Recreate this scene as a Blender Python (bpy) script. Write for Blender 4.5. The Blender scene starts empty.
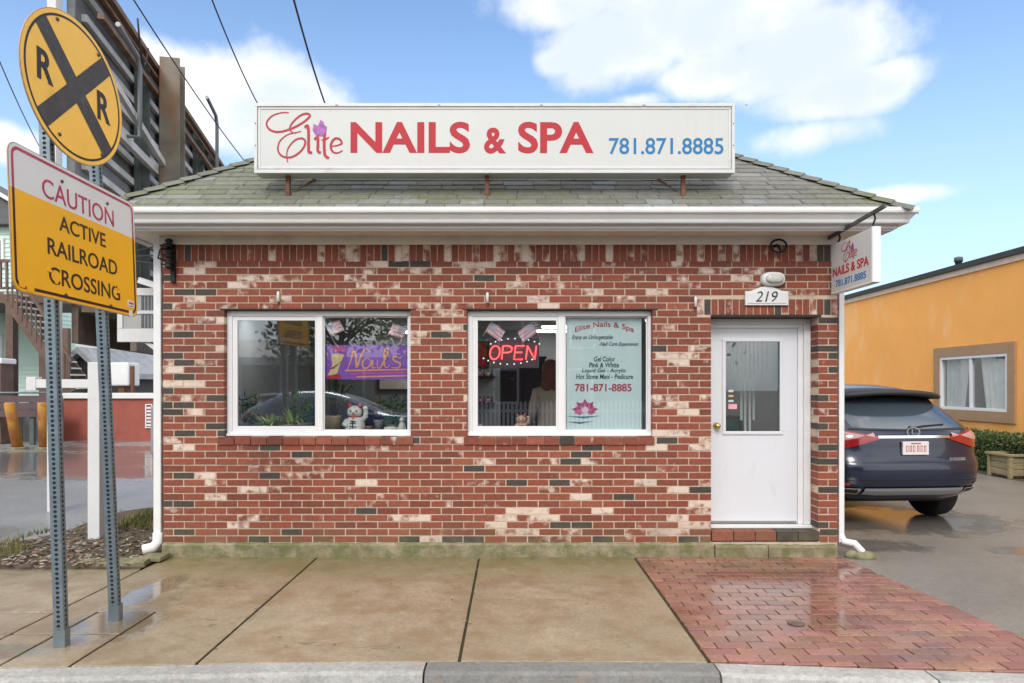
import bpy, bmesh, math, random
from math import radians as R, sin, cos, pi, sqrt
from mathutils import Vector, Matrix, noise as mnoise
random.seed(7)
S = bpy.context.scene
COL = S.collection
EYE, HOR, FPX, DF = 1.61, 387.0, 683.0, 6.5      # eye height, horizon row, focal length in pixels, facade distance

def P(px, py, d):
    return Vector(((px - 512) / FPX * d, d - DF, EYE + (HOR - py) / FPX * d))
def FX(px, y=0.0): return (px - 512) / FPX * (DF + y)
def FZ(py, y=0.0): return EYE + (HOR - py) / FPX * (DF + y)
def U(a, b): return random.uniform(a, b)

# ------------------------------------------------------------------ materials
def new_mat(name):
    m = bpy.data.materials.new(name); m.use_nodes = True
    nt = m.node_tree; nt.nodes.clear()
    out = nt.nodes.new('ShaderNodeOutputMaterial')
    b = nt.nodes.new('ShaderNodeBsdfPrincipled')
    nt.links.new(b.outputs[0], out.inputs[0])
    return m, nt, b, out
class N:
    """tiny node helper"""
    def __init__(s, nt): s.nt = nt; s.tc = None
    def n(s, t, **k):
        x = s.nt.nodes.new(t)
        for a, v in k.items(): setattr(x, a, v)
        return x
    def l(s, a, b): s.nt.links.new(a, b)
    def coord(s):
        if s.tc is None: s.tc = s.n('ShaderNodeTexCoord')
        return s.tc.outputs['Object']
    def noise(s, scale, detail=5, rough=.6, vec=None, stretch=None, loc=(0, 0, 0)):
        v = vec or s.coord()
        if stretch or loc != (0, 0, 0):
            mp = s.n('ShaderNodeMapping'); s.l(v, mp.inputs[0]); v = mp.outputs[0]
            mp.inputs['Location'].default_value = loc
            if stretch: mp.inputs['Scale'].default_value = stretch
        t = s.n('ShaderNodeTexNoise'); s.l(v, t.inputs['Vector'])
        t.inputs['Scale'].default_value = scale; t.inputs['Detail'].default_value = detail; t.inputs['Roughness'].default_value = rough
        return t.outputs['Fac']
    def mr(s, v, a, b, c, d, smooth=False):
        m = s.n('ShaderNodeMapRange'); m.clamp = True
        if smooth: m.interpolation_type = 'SMOOTHSTEP'
        s.l(v, m.inputs[0])
        for i, x in enumerate((a, b, c, d)): m.inputs[i + 1].default_value = x
        return m.outputs[0]
    def math(s, op, a, b=None):
        m = s.n('ShaderNodeMath', operation=op)
        for i, x in enumerate((a, b)):
            if x is None: continue
            if isinstance(x, (int, float)): m.inputs[i].default_value = x
            else: s.l(x, m.inputs[i])
        return m.outputs[0]
    def mix(s, f, a, b, blend='MIX'):
        m = s.n('ShaderNodeMix', data_type='RGBA', blend_type=blend)
        for i, x in ((0, f), (6, a), (7, b)):
            if isinstance(x, (int, float)): m.inputs[i].default_value = x
            elif isinstance(x, (tuple, list)): m.inputs[i].default_value = tuple(x)[:3] + (1,)
            else: s.l(x, m.inputs[i])
        return m.outputs[2]
    def mul(s, col, val):                       # colour * scalar
        c = s.n('ShaderNodeCombineColor')
        for i in range(3): s.l(val, c.inputs[i])
        return s.mix(1.0, col, c.outputs[0], 'MULTIPLY')

def mat(name, c, r=.6, m=0., var=.12, sc=6., bump=0., bsc=60., dirt=None, vcol=False, coat=0., emit=None, spec=.5, rvar=0., stretch=None):
    M_, nt, b, out = new_mat(name); k = N(nt)
    if vcol:
        vc = k.n('ShaderNodeVertexColor', layer_name='Col'); base = vc.outputs[0]
    else:
        base = tuple(c)
    if var:
        base = k.mul(base, k.mr(k.noise(sc, stretch=stretch), .25, .75, 1 - var, 1 + var))
    if dirt:                                    # (colour, scale, threshold, amount)
        dc, ds, th, am = dirt[:4]
        f = k.mr(k.noise(ds, 7, .65, loc=(3.1, 1.7, 5.3), stretch=dirt[4] if len(dirt) > 4 else None), th, th + .18, 0, am)
        base = k.mix(f, base, dc)
    if isinstance(base, tuple): b.inputs['Base Color'].default_value = base[:3] + (1,)
    else: k.l(base, b.inputs['Base Color'])
    b.inputs['Roughness'].default_value = r; b.inputs['Metallic'].default_value = m
    if rvar: k.l(k.mr(k.noise(sc * 1.7), .3, .7, max(.02, r - rvar), r + rvar), b.inputs['Roughness'])
    b.inputs['Specular IOR Level'].default_value = spec
    b.inputs['Coat Weight'].default_value = coat; b.inputs['Coat Roughness'].default_value = .05
    if emit:
        b.inputs['Emission Color'].default_value = tuple(emit[:3]) + (1,); b.inputs['Emission Strength'].default_value = emit[3]
    if bump:
        bp = k.n('ShaderNodeBump'); bp.inputs['Strength'].default_value = bump; bp.inputs['Distance'].default_value = .01
        k.l(k.noise(bsc, 4), bp.inputs['Height']); k.l(bp.outputs[0], b.inputs['Normal'])
    return M_

def glass_mat(name, tint=(.86, .9, .9), ior=1.5):
    M_, nt, b, out = new_mat(name); k = N(nt); nt.nodes.remove(b)
    tr = k.n('ShaderNodeBsdfTransparent'); tr.inputs[0].default_value = tint + (1,)
    gl = k.n('ShaderNodeBsdfGlossy'); gl.inputs['Roughness'].default_value = .012; gl.inputs[0].default_value = (1, 1, 1, 1)
    fr = k.n('ShaderNodeFresnel'); ge = k.n('ShaderNodeNewGeometry'); k.l(k.mr(ge.outputs['Backfacing'], 0, 1, ior, 1 / ior), fr.inputs[0])
    mx = k.n('ShaderNodeMixShader'); k.l(fr.outputs[0], mx.inputs[0]); k.l(tr.outputs[0], mx.inputs[1]); k.l(gl.outputs[0], mx.inputs[2])
    k.l(mx.outputs[0], out.inputs[0])
    return M_

MT = {}
MT['brick'] = None
def brick_material():
    M_, nt, b, out = new_mat('whitewashed_brick'); k = N(nt)
    vc = k.n('ShaderNodeVertexColor', layer_name='Col')
    base = k.mul(vc.outputs[0], k.mr(k.noise(30, 7, .75), .28, .72, .66, 1.32))
    # worn whitewash left over on some bricks: amount per brick in alpha, blotchy edges from noise
    n1 = k.noise(9.5, 3, .5); pal = vc.outputs[1]
    f = k.mr(k.math('ADD', pal, k.math('MULTIPLY', k.math('SUBTRACT', n1, .5), 2.1)), .30, .80, 0, .92, True)
    cream = k.mix(k.mr(k.noise(26, 5), .3, .7, 0, 1), (.64, .50, .42), (.72, .62, .52))
    base = k.mix(f, base, cream)
    # soot / algae film close to the ground
    g = k.n('ShaderNodeSeparateXYZ'); k.l(k.coord(), g.inputs[0])
    low = k.math('MULTIPLY', k.mr(g.outputs[2], .13, .34, .75, 0), k.mr(k.noise(5, 6), .35, .65, 0, 1))
    base = k.mix(low, base, (.13, .12, .06))
    stain = k.mr(k.noise(1.6, 5, .6, stretch=(1.6, 1, .7), loc=(8, 2, 4)), .52, .72, 0, .34)
    base = k.mix(stain, base, (.12, .075, .06))
    k.l(base, b.inputs['Base Color']); b.inputs['Roughness'].default_value = .78
    bp = k.n('ShaderNodeBump'); bp.inputs['Strength'].default_value = .5; bp.inputs['Distance'].default_value = .008
    k.l(k.noise(70, 5), bp.inputs['Height']); k.l(bp.outputs[0], b.inputs['Normal'])
    return M_

def ground_mat(name, c1, c2, dry, wet, wscale, wth, bump=.3, bsc=90, film=None, puddles=(), big=.9, vcol=False, edge=False):
    """rain-wet ground: colour noise, patches of standing water (smoother), optional stain colour and placed puddles (x, y, rx, ry)"""
    M_, nt, b, out = new_mat(name); k = N(nt)
    base = k.mix(k.mr(k.noise(big, 7, .62), .3, .7, 0, 1), c1, c2)
    if vcol:
        vc = k.n('ShaderNodeVertexColor', layer_name='Col'); base = k.mix(1., base, vc.outputs[0], 'MULTIPLY')
    base = k.mul(base, k.mr(k.noise(34, 8, .9), .30, .70, .58, 1.42))
    base = k.mul(base, k.mr(k.noise(9, 6, .7, loc=(2, 7, 1)), .3, .7, .86, 1.12))
    if film: base = k.mix(k.mr(k.noise(film[1], 7, .65, loc=(4, 9, 2)), film[2], film[2] + .16, 0, film[3]), base, film[0])
    if edge:                                    # algae film along the foot of the wall
        g = k.n('ShaderNodeSeparateXYZ'); k.l(k.coord(), g.inputs[0])
        e = k.math('MULTIPLY', k.mr(k.math('ADD', g.outputs[1], k.math('MULTIPLY', k.math('SUBTRACT', k.noise(3, 6), .5), .9)), -1.0, -.05, 0, .85), k.mr(k.noise(7, 5), .3, .6, .4, 1))
        base = k.mix(e, base, (.155, .135, .045))
        n_ = k.noise(1.0, 4, .5, loc=(7, 3, 0), stretch=(.45, 1.5, 1)); cr = k.mr(k.math('ABSOLUTE', k.math('SUBTRACT', n_, .5)), .0, .0035, 1, 0)
        cr = k.math('MULTIPLY', cr, k.mr(k.noise(.8, 2, .5, loc=(1, 8, 0)), .48, .56, 0, .6))
        base = k.mix(cr, base, (.06, .045, .025))
    w = k.mr(k.noise(wscale, 4, .55, loc=(11, 3, 0)), wth, wth + .12, 0, 1, True)
    for (x, y, rx, ry) in puddles:
        mp = k.n('ShaderNodeMapping', vector_type='TEXTURE'); k.l(k.coord(), mp.inputs[0])
        mp.inputs['Location'].default_value = (x, y, 0); mp.inputs['Scale'].default_value = (rx, ry, 50)
        ln = k.n('ShaderNodeVectorMath', operation='LENGTH'); k.l(mp.outputs[0], ln.inputs[0])
        e = k.math('ADD', ln.outputs['Value'], k.math('MULTIPLY', k.math('SUBTRACT', k.noise(3.2, 5), .5), 1.5))
        w = k.math('MAXIMUM', w, k.mr(e, .68, 1.15, 1, 0, True))
    base = k.mul(base, k.mr(w, 0, 1, 1, .72))
    k.l(base, b.inputs['Base Color'])
    k.l(k.mr(w, 0, 1, dry, wet), b.inputs['Roughness'])
    k.l(k.mr(w, 0, 1, .55, .95), b.inputs['Specular IOR Level'])
    bp = k.n('ShaderNodeBump'); bp.inputs['Distance'].default_value = .01
    k.l(k.mr(w, 0, 1, bump, bump * .06), bp.inputs['Strength'])
    k.l(k.noise(bsc, 5, .7), bp.inputs['Height']); k.l(bp.outputs[0], b.inputs['Normal'])
    return M_

MT['brick'] = brick_material()
MT['mortar'] = mat('mortar', (.56, .44, .33), .9, var=.2, sc=9, bump=.4, bsc=120, dirt=((.22, .18, .13), 3, .5, .5))
MT['moss_concrete'] = mat('mossy_concrete', (.27, .23, .15), .85, var=.3, sc=9, bump=.8, bsc=35, dirt=((.115, .125, .04), 6, .40, .8))
MT['white'] = mat('white_paint', (.73, .73, .72), .42, var=.05, sc=4, dirt=((.5, .47, .42), 5, .62, .35))
MT['white_clean'] = mat('white_vinyl', (.75, .75, .76), .35, var=.03, sc=3)
MT['gutter'] = mat('white_gutter_metal', (.72, .72, .71), .35, var=.05, sc=5, dirt=((.36, .33, .29), 3.5, .6, .45, (1, 1, 6)))
MT['soffit'] = mat('aged_soffit_paint', (.78, .75, .69), .7, var=.06, sc=3, dirt=((.46, .40, .34), 2.2, .57, .5))
MT['door'] = mat('door_paint', (.66, .67, .70), .38, var=.02, sc=2, dirt=((.50, .47, .40), 4, .58, .35, (2.5, 1, .8)))
MT['dark_metal'] = mat('black_iron', (.02, .019, .018), .5, .6)
MT['rust'] = mat('rusty_steel', (.16, .07, .035), .8, .1, var=.4, sc=12, bump=.3)
MT['lintel'] = mat('dark_lintel_steel', (.035, .024, .02), .7, .2)
MT['brass'] = mat('brass', (.62, .42, .14), .25, 1.)
MT['glass'] = glass_mat('window_glass', (.89, .91, .91), 1.85)
def shingle_material():
    M_, nt, b, out = new_mat('weathered_slate_shingle'); k = N(nt)
    vc = k.n('ShaderNodeVertexColor', layer_name='Col'); base = k.mul(vc.outputs[0], k.mr(k.noise(16, 6, .7), .25, .75, .68, 1.3))
    base = k.mix(k.mr(k.noise(3, 6, .65), .5, .72, 0, .45), base, (.235, .235, .205))
    g = k.n('ShaderNodeSeparateXYZ'); k.l(k.coord(), g.inputs[0])
    band = k.math('MULTIPLY', k.mr(g.outputs[2], 3.22, 3.34, .25, 1), k.mr(g.outputs[2], 3.40, 3.62, 1, .12))
    moss = k.math('MULTIPLY', band, k.mr(k.noise(9, 8, .75, loc=(3, 1, 2)), .44, .60, 0, 1))
    moss = k.math('MULTIPLY', moss, k.mr(k.noise(.9, 3, .5, loc=(6, 2, 2)), .38, .58, .1, 1))
    base = k.mix(k.math('MULTIPLY', moss, .85), base, k.mix(k.noise(40, 4), (.10, .09, .03), (.17, .19, .05)))
    k.l(base, b.inputs['Base Color']); b.inputs['Roughness'].default_value = .8
    bp = k.n('ShaderNodeBump'); bp.inputs['Strength'].default_value = .5; bp.inputs['Distance'].default_value = .01
    k.l(k.noise(70, 5), bp.inputs['Height']); k.l(bp.outputs[0], b.inputs['Normal'])
    return M_
MT['shingle'] = shingle_material()
MT['signface'] = mat('sign_face_acrylic', (.58, .58, .555), .3, var=.025, sc=2.5, dirt=((.52, .51, .47), 1.6, .56, .35, (4, 1, .4)))
MT['signframe'] = mat('sign_frame_metal', (.62, .62, .60), .4, var=.05, sc=6, dirt=((.4, .38, .34), 3, .6, .5))
MT['red'] = mat('red_vinyl', (.42, .008, .02), .6, var=.03)
MT['crimson'] = mat('crimson_vinyl', (.42, .02, .04), .6, var=.03)
MT['blue'] = mat('blue_vinyl', (.006, .16, .38), .6, var=.03)
MT['violet'] = mat('violet_vinyl', (.33, .09, .36), .4, var=.5, sc=30)
MT['black'] = mat('black_ink', (.022, .017, .017), .5, var=.05)
MT['galv'] = mat('galvanised_post', (.20, .25, .28), .45, .55, var=.2, sc=10, dirt=((.35, .37, .38), 9, .55, .5))
MT['hole'] = mat('dark_hole', (.02, .022, .025), .8, var=0)
MT['sign_yellow'] = mat('yellow_sheeting', (.90, .45, .015), .42, var=.06, sc=2.5, dirt=((.66, .34, .06), 5, .58, .35))
MT['sign_round'] = mat('round_sign_sheeting', (.95, .54, .065), .42, var=.08, sc=2.0, dirt=((.7, .36, .05), 3, .56, .5))
MT['sign_white'] = mat('white_sheeting', (.70, .69, .68), .42, var=.04, sc=3)
MT['sign_back'] = mat('bare_sign_edge', (.42, .30, .20), .6, .3)
MT['asphalt_ink'] = mat('weathered_black_sheeting', (.055, .047, .042), .6, var=.35, sc=11, dirt=((.15, .12, .09), 10, .57, .5))
MT['wood_white'] = mat('white_painted_wood', (.64, .64, .64), .6, var=.06, sc=9, dirt=((.42, .4, .38), 5, .62, .4))

# ------------------------------------------------------------------ mesh builder
class MB:
    def __init__(s): s.v = []; s.f = []; s.m = []; s.c = []; s.sm = []; s.mi = 0; s.col = None; s.smooth = False
    def face(s, pts):
        b = len(s.v); s.v.extend([Vector(p) for p in pts]); s.add(list(range(b, b + len(pts))))
    def add(s, idx): s.f.append(idx); s.m.append(s.mi); s.c.append(s.col); s.sm.append(s.smooth)
    def box(s, x0, x1, y0, y1, z0, z1, skip=''):
        b = len(s.v)
        s.v.extend([Vector(p) for p in ((x0, y0, z0), (x1, y0, z0), (x1, y1, z0), (x0, y1, z0), (x0, y0, z1), (x1, y0, z1), (x1, y1, z1), (x0, y1, z1))])
        for k, q in (('b', (0, 3, 2, 1)), ('t', (4, 5, 6, 7)), ('f', (0, 1, 5, 4)), ('r', (1, 2, 6, 5)), ('k', (2, 3, 7, 6)), ('l', (3, 0, 4, 7))):
            if k not in skip: s.add([b + i for i in q])
    def obox(s, c, ux, uy, uz):
        """box by centre and three half-extent vectors"""
        c, ux, uy, uz = Vector(c), Vector(ux), Vector(uy), Vector(uz); b = len(s.v)
        for sz in (-1, 1):
            for sx, sy in ((-1, -1), (1, -1), (1, 1), (-1, 1)): s.v.append(c + sx * ux + sy * uy + sz * uz)
        for q in ((0, 3, 2, 1), (4, 5, 6, 7), (0, 1, 5, 4), (1, 2, 6, 5), (2, 3, 7, 6), (3, 0, 4, 7)): s.add([b + i for i in q])
    def bar(s, p0, p1, w, h, up=(0, 0, 1)):
        p0, p1 = Vector(p0), Vector(p1); d = (p1 - p0); L = d.length; d.normalize()
        side = d.cross(Vector(up))
        if side.length < 1e-4: side = d.cross(Vector((1, 0, 0)))
        side.normalize(); u2 = side.cross(d).normalized()
        s.obox((p0 + p1) / 2, d * L / 2, side * w / 2, u2 * h / 2)
    def tube(s, pts, r, n=8, caps=True):
        pts = [Vector(p) for p in pts]; rs = r if isinstance(r, (list, tuple)) else [r] * len(pts)
        rings = []; prev = None
        for i, p in enumerate(pts):
            t = (pts[min(i + 1, len(pts) - 1)] - pts[max(i - 1, 0)]).normalized()
            if prev is None:
                a = t.cross(Vector((0, 0, 1)))
                if a.length < 1e-3: a = t.cross(Vector((0, 1, 0)))
            else: a = prev - t * prev.dot(t)
            a.normalize(); prev = a; bb = t.cross(a)
            b0 = len(s.v)
            for k in range(n): s.v.append(p + (a * cos(2 * pi * k / n) + bb * sin(2 * pi * k / n)) * rs[i])
            rings.append(b0)
        sm = s.smooth; s.smooth = True
        for i in range(len(rings) - 1):
            for k in range(n):
                k2 = (k + 1) % n
                s.add([rings[i] + k, rings[i] + k2, rings[i + 1] + k2, rings[i + 1] + k])
        s.smooth = sm
        if caps: s.add([rings[0] + k for k in range(n)][::-1]); s.add([rings[-1] + k for k in range(n)])
    def lathe(s, prof, base, axis=(0, 0, 1), n=24):
        """prof: (radius, height) along axis from base"""
        ax = Vector(axis).normalized(); a = ax.orthogonal().normalized(); bb = ax.cross(a); base = Vector(base); rings = []
        for (r, h) in prof:
            rings.append(len(s.v))
            for k in range(n): s.v.append(base + ax * h + (a * cos(2 * pi * k / n) + bb * sin(2 * pi * k / n)) * max(r, 1e-4))
        sm = s.smooth; s.smooth = True
        for i in range(len(rings) - 1):
            for k in range(n):
                k2 = (k + 1) % n; s.add([rings[i] + k, rings[i] + k2, rings[i + 1] + k2, rings[i + 1] + k])
        s.smooth = sm
        s.add([rings[0] + k for k in range(n)][::-1]); s.add([rings[-1] + k for k in range(n)])
    def prism(s, poly, fn, d0, d1):
        """2-D polygon placed by fn(u, v, depth); d0 back, d1 front"""
        n = len(poly); b = len(s.v)
        s.v.extend([Vector(fn(u, v, d1)) for u, v in poly]); s.v.extend([Vector(fn(u, v, d0)) for u, v in poly])
        s.add(list(range(b, b + n))); s.add(list(range(b + n, b + 2 * n))[::-1])
        for i in range(n):
            j = (i + 1) % n; s.add([b + i, b + n + i, b + n + j, b + j])
    def ball(s, c, rx, ry=None, rz=None, n=14, m=9):
        ry = ry or rx; rz = rz or rx; c = Vector(c); rings = []
        for i in range(m + 1):
            th = pi * i / m; rings.append(len(s.v))
            for k in range(n): s.v.append(c + Vector((rx * sin(th) * cos(2 * pi * k / n), ry * sin(th) * sin(2 * pi * k / n), rz * cos(th))))
        sm = s.smooth; s.smooth = True
        for i in range(m):
            for k in range(n):
                k2 = (k + 1) % n; s.add([rings[i] + k, rings[i + 1] + k, rings[i + 1] + k2, rings[i] + k2])
        s.smooth = sm
    def leaf(s, p, L, w=None, up=.3):
        d = Vector((U(-1, 1), U(-1, 1), U(-1, 1) + up)).normalized(); a = d.orthogonal().normalized()
        a = (Matrix.Rotation(U(0, 6.3), 3, d) @ a) * (w or L * .45); p = Vector(p)
        s.face((p, p + d * L * .5 + a * .5, p + d * L, p + d * L * .5 - a * .5))
    def build(s, name, mats, parent=None, bevel=0, local=False, loc=None):
        me = bpy.data.meshes.new(name)
        off = Vector((0, 0, 0))
        if not local:
            off = world_of(parent) if parent is not None else Vector(loc or (0, 0, 0))
        me.from_pydata([v - off for v in s.v], [], s.f)
        mats = mats if isinstance(mats, (list, tuple)) else [mats]
        for m in mats: me.materials.append(m)
        me.polygons.foreach_set('material_index', s.m); me.polygons.foreach_set('use_smooth', s.sm)
        if any(c is not None for c in s.c):
            ca = me.color_attributes.new('Col', 'FLOAT_COLOR', 'CORNER'); buf = []
            for p, c in zip(me.polygons, s.c):
                c = c or (1, 1, 1, 0); buf.extend((tuple(c) + (0,))[:4] * p.loop_total)
            ca.data.foreach_set('color', buf)
        me.update()
        o = bpy.data.objects.new(name, me); COL.objects.link(o)
        if parent is not None: o.parent = parent
        elif loc is not None: o.location = loc
        if bevel:
            bv = o.modifiers.new('bevel', 'BEVEL'); bv.width = bevel; bv.segments = 2; bv.limit_method = 'ANGLE'; bv.angle_limit = R(40)
        return o
def world_of(o):
    w = Vector((0, 0, 0))
    while o is not None: w += o.location; o = o.parent
    return w
def tag(o, label=None, cat=None, group=None, kind=None):
    for k, v in (('label', label), ('category', cat), ('group', group), ('kind', kind)):
        if v: o[k] = v
    return o
def empty(name, loc, label=None, cat=None, group=None, rz=0):
    o = bpy.data.objects.new(name, None); COL.objects.link(o); o.location = loc; o.rotation_euler.z = rz; o.empty_display_size = .1
    return tag(o, label, cat, group)
def children(o): return [c for c in bpy.data.objects if c.parent is o]
def copy_tree(o, parent=None):
    c = o.copy(); COL.objects.link(c)
    if parent is not None: c.parent = parent
    for ch in children(o): copy_tree(ch, c)
    return c
def part(name, mats, parent, fn, bevel=0, local=False, **k):
    b = MB(); fn(b); return b.build(name, mats, parent, bevel, local)
def bx(name, m, parent, x0, x1, y0, y1, z0, z1, bevel=.003):
    b = MB(); b.box(x0, x1, y0, y1, z0, z1); return b.build(name, m, parent, bevel)

def text(name, body, m, parent, fn, box, offset=.012, shear=0, depth=.002, warp=None, local=False, lift=0.0):
    """lettering fitted into box (u0,u1,v0,v1) on the plane fn(u,v,w)->world"""
    cu = bpy.data.curves.new(name, 'FONT'); cu.body = body; cu.offset = offset; cu.shear = shear; cu.extrude = .02; cu.resolution_u = 5
    o = bpy.data.objects.new(name, cu); COL.objects.link(o)
    dg = bpy.context.evaluated_depsgraph_get(); me = bpy.data.meshes.new_from_object(o.evaluated_get(dg))
    bpy.data.objects.remove(o); bpy.data.curves.remove(cu); me.name = name
    xs = [v.co.x for v in me.vertices]; ys = [v.co.y for v in me.vertices]
    x0, x1, y0, y1 = min(xs), max(xs), min(ys), max(ys); u0, u1, v0, v1 = box
    off = Vector((0, 0, 0)) if local else (world_of(parent) if parent else Vector((0, 0, 0)))
    for v in me.vertices:
        tu = (v.co.x - x0) / (x1 - x0); tv = (v.co.y - y0) / (y1 - y0)
        u = u0 + (u1 - u0) * tu; w = v0 + (v1 - v0) * tv
        if warp: u, w = warp(u, w, tu)
        v.co = Vector(fn(u, w, lift + (depth if v.co.z > 0 else -.0008))) - off
    me.materials.clear(); me.materials.append(m); me.update()
    ob = bpy.data.objects.new(name, me); COL.objects.link(ob); ob.parent = parent
    return ob
def catmull(pts, n=7):
    q = [Vector((a, b)) for a, b in pts]; out = []
    for i in range(len(q) - 1):
        p0, p1, p2, p3 = q[max(i - 1, 0)], q[i], q[i + 1], q[min(i + 2, len(q) - 1)]
        for k in range(n):
            t = k / n
            out.append(.5 * ((2 * p1) + (p2 - p0) * t + (2 * p0 - 5 * p1 + 4 * p2 - p3) * t * t + (3 * p1 - p0 - 3 * p2 + p3) * t ** 3))
    out.append(q[-1]); return out
def ribbon(b, pts, w, fn, lift=.002, smooth=True, taper=True):
    pts = catmull(pts) if smooth else [Vector(p) for p in pts]
    n = len(pts); L = []
    for i, p in enumerate(pts):
        t = (pts[min(i + 1, n - 1)] - pts[max(i - 1, 0)]); t = t.normalized() if t.length > 1e-9 else Vector((1, 0))
        nn = Vector((-t.y, t.x)); ww = w * (.45 + .55 * min(1, 3 * min(i, n - 1 - i) / n) if taper else 1) / 2
        L.append((p + nn * ww, p - nn * ww))
    for i in range(n - 1):
        l = lift + i * 2e-6
        b.face((fn(*L[i][0], l), fn(*L[i][1], l), fn(*L[i + 1][1], l), fn(*L[i + 1][0], l)))
def disc(b, fn, cu, cv, ru, rv, lift, n=24, d0=None):
    pts = [(cu + ru * cos(2 * pi * k / n), cv + rv * sin(2 * pi * k / n)) for k in range(n)]
    b.prism(pts, fn, lift - .0015 if d0 is None else d0, lift)
def frame4(b, x0, x1, z0, z1, y0, y1, l, r, bt, tp):
    b.box(x0, x1, y0, y1, z0, z0 + bt); b.box(x0, x1, y0, y1, z1 - tp, z1)
    b.box(x0, x0 + l, y0, y1, z0 + bt, z1 - tp); b.box(x1 - r, x1, y0, y1, z0 + bt, z1 - tp)
def frame4_xy(b, x0, x1, y0, y1, z0, z1, t):
    b.box(x0, x1, y0, y0 + t, z0, z1); b.box(x0, x1, y1 - t, y1, z0, z1); b.box(x0, x0 + t, y0 + t, y1 - t, z0, z1); b.box(x1 - t, x1, y0 + t, y1 - t, z0, z1)
def grid_wall(b, x0, x1, z0, z1, ops, y0, y1):
    xs = sorted({x0, x1, *[o[0] for o in ops], *[o[1] for o in ops]}); zs = sorted({z0, z1, *[o[2] for o in ops], *[o[3] for o in ops]})
    xs = [x for x in xs if x0 <= x <= x1]; zs = [z for z in zs if z0 <= z <= z1]
    def hole(i, j):
        if i < 0 or j < 0 or i >= len(xs) - 1 or j >= len(zs) - 1: return True
        cx, cz = (xs[i] + xs[i + 1]) / 2, (zs[j] + zs[j + 1]) / 2
        return any(o[0] < cx < o[1] and o[2] < cz < o[3] for o in ops)
    for i in range(len(xs) - 1):
        for j in range(len(zs) - 1):
            if hole(i, j): continue
            sk = ('' if hole(i - 1, j) else 'l') + ('' if hole(i + 1, j) else 'r') + ('' if hole(i, j - 1) else 'b') + ('' if hole(i, j + 1) else 't')
            b.box(xs[i], xs[i + 1], y0, y1, zs[j], zs[j + 1], skip=sk)

# =================================================================== THE SALON
WX0, WX1 = FX(163), FX(838)            # wall corners
BD = 4.1                               # depth of the building
ZB, ZSOL, ZTOP = .129, 2.80, 3.02     # brick base, soldier course bottom, wall top
salon = empty('nail_salon', (-.11, 2.0, 0), 'small single storey whitewashed red brick shop with grey shingle hip roof', 'building')
W1 = (FX(224), FX(410.5), FZ(436.5), FZ(310)); W2 = (FX(467), FX(652.5), FZ(436.5), FZ(310)); DR = (FX(711), FX(818), .239, FZ(317))
OPS = [W1, W2, DR]
CP, BP = .0672, .2045
def brick_colour(x, z):
    n = mnoise.noise(Vector((x * 1.1, z * 1.6, 3.7))); d = n * .22
    pc = .05; pd = .04
    if z > 2.33: pc = .20 + d
    elif .2 < z < .62: pc = .11 + d
    elif x < -2.75: pc = .15
    elif -.98 < x < -.42 or 1.33 < x < 1.9: pc = .15 + d
    if x > 2.9: pd = .26
    if x < -3.1 or z < .2: pd = .22
    r = random.random(); t = U(.86, 1.13)
    pale = U(-.25, .10)
    if r < pc * 1.12: pale = U(.38, .85)
    elif r < pc * 1.12 + .14: pale = U(.12, .38)
    if random.random() < pd: return (.055 * t, .044 * t, .037 * t, U(-.4, .05))
    q = random.random()
    if q < .15: c = (.185, .050, .030)
    elif q < .4: c = (.215, .056, .032)
    elif q < .85: c = (.242, .060, .033)
    else: c = (.262, .076, .043)
    return (c[0] * t, c[1] * t, c[2] * t, pale)
def brick_rows(b, place, x0, x1, z0, z1, ops, colour, dep=.16, jit=.0016):
    """running bond; place(x, y, z) maps wall coordinates (y = into the wall)"""
    row = 0; z = z0
    while z < z1 - .03:
        h = CP - .0115; iv = [(x0, x1)]
        for (a, c, za, zb) in ops:
            if z + h > za + .01 and z < zb - .01:
                nv = []
                for (p, q) in iv:
                    if c <= p or a >= q: nv.append((p, q)); continue
                    if a - p > .02: nv.append((p, a))
                    if q - c > .02: nv.append((c, q))
                iv = nv
        off = (row % 2) * BP / 2 + U(-.006, .006)
        for (p, q) in iv:
            k = math.floor((p - x0 - off) / BP)
            while True:
                a = x0 + off + k * BP; c = a + BP - .0115; k += 1
                if a > q - .015: break
                a, c = max(a, p), min(c, q)
                if c - a < .02: continue
                if q - c < .03: c = q
                j = U(-jit, jit); b.col = colour((a + c) / 2, z)
                bb = len(b.v); b.box(a, c, j, dep, z + U(-.0008, .0008), z + h, skip='k')
                for i in range(bb, len(b.v)): b.v[i] = Vector(place(*b.v[i]))
        z += CP; row += 1
def brick_line(b, x0, x1, z0, z1, pitch, y0, colour, dep=.1, tw=0):
    n = max(1, round((x1 - x0) / pitch)); p = (x1 - x0) / n
    for i in range(n):
        b.col = colour(x0 + i * p, z0); a = x0 + i * p + (.0045 if i else 0); c = x0 + (i + 1) * p - (.0045 if i < n - 1 else 0)
        b.box(a, c, y0 + U(-.0015, .0015), dep, z0 + U(-.002, .001), z1 + U(-.001, .001), skip='k')
SOLX = FX(697); SOLZ = (FZ(314.5), FZ(298.5))
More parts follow.
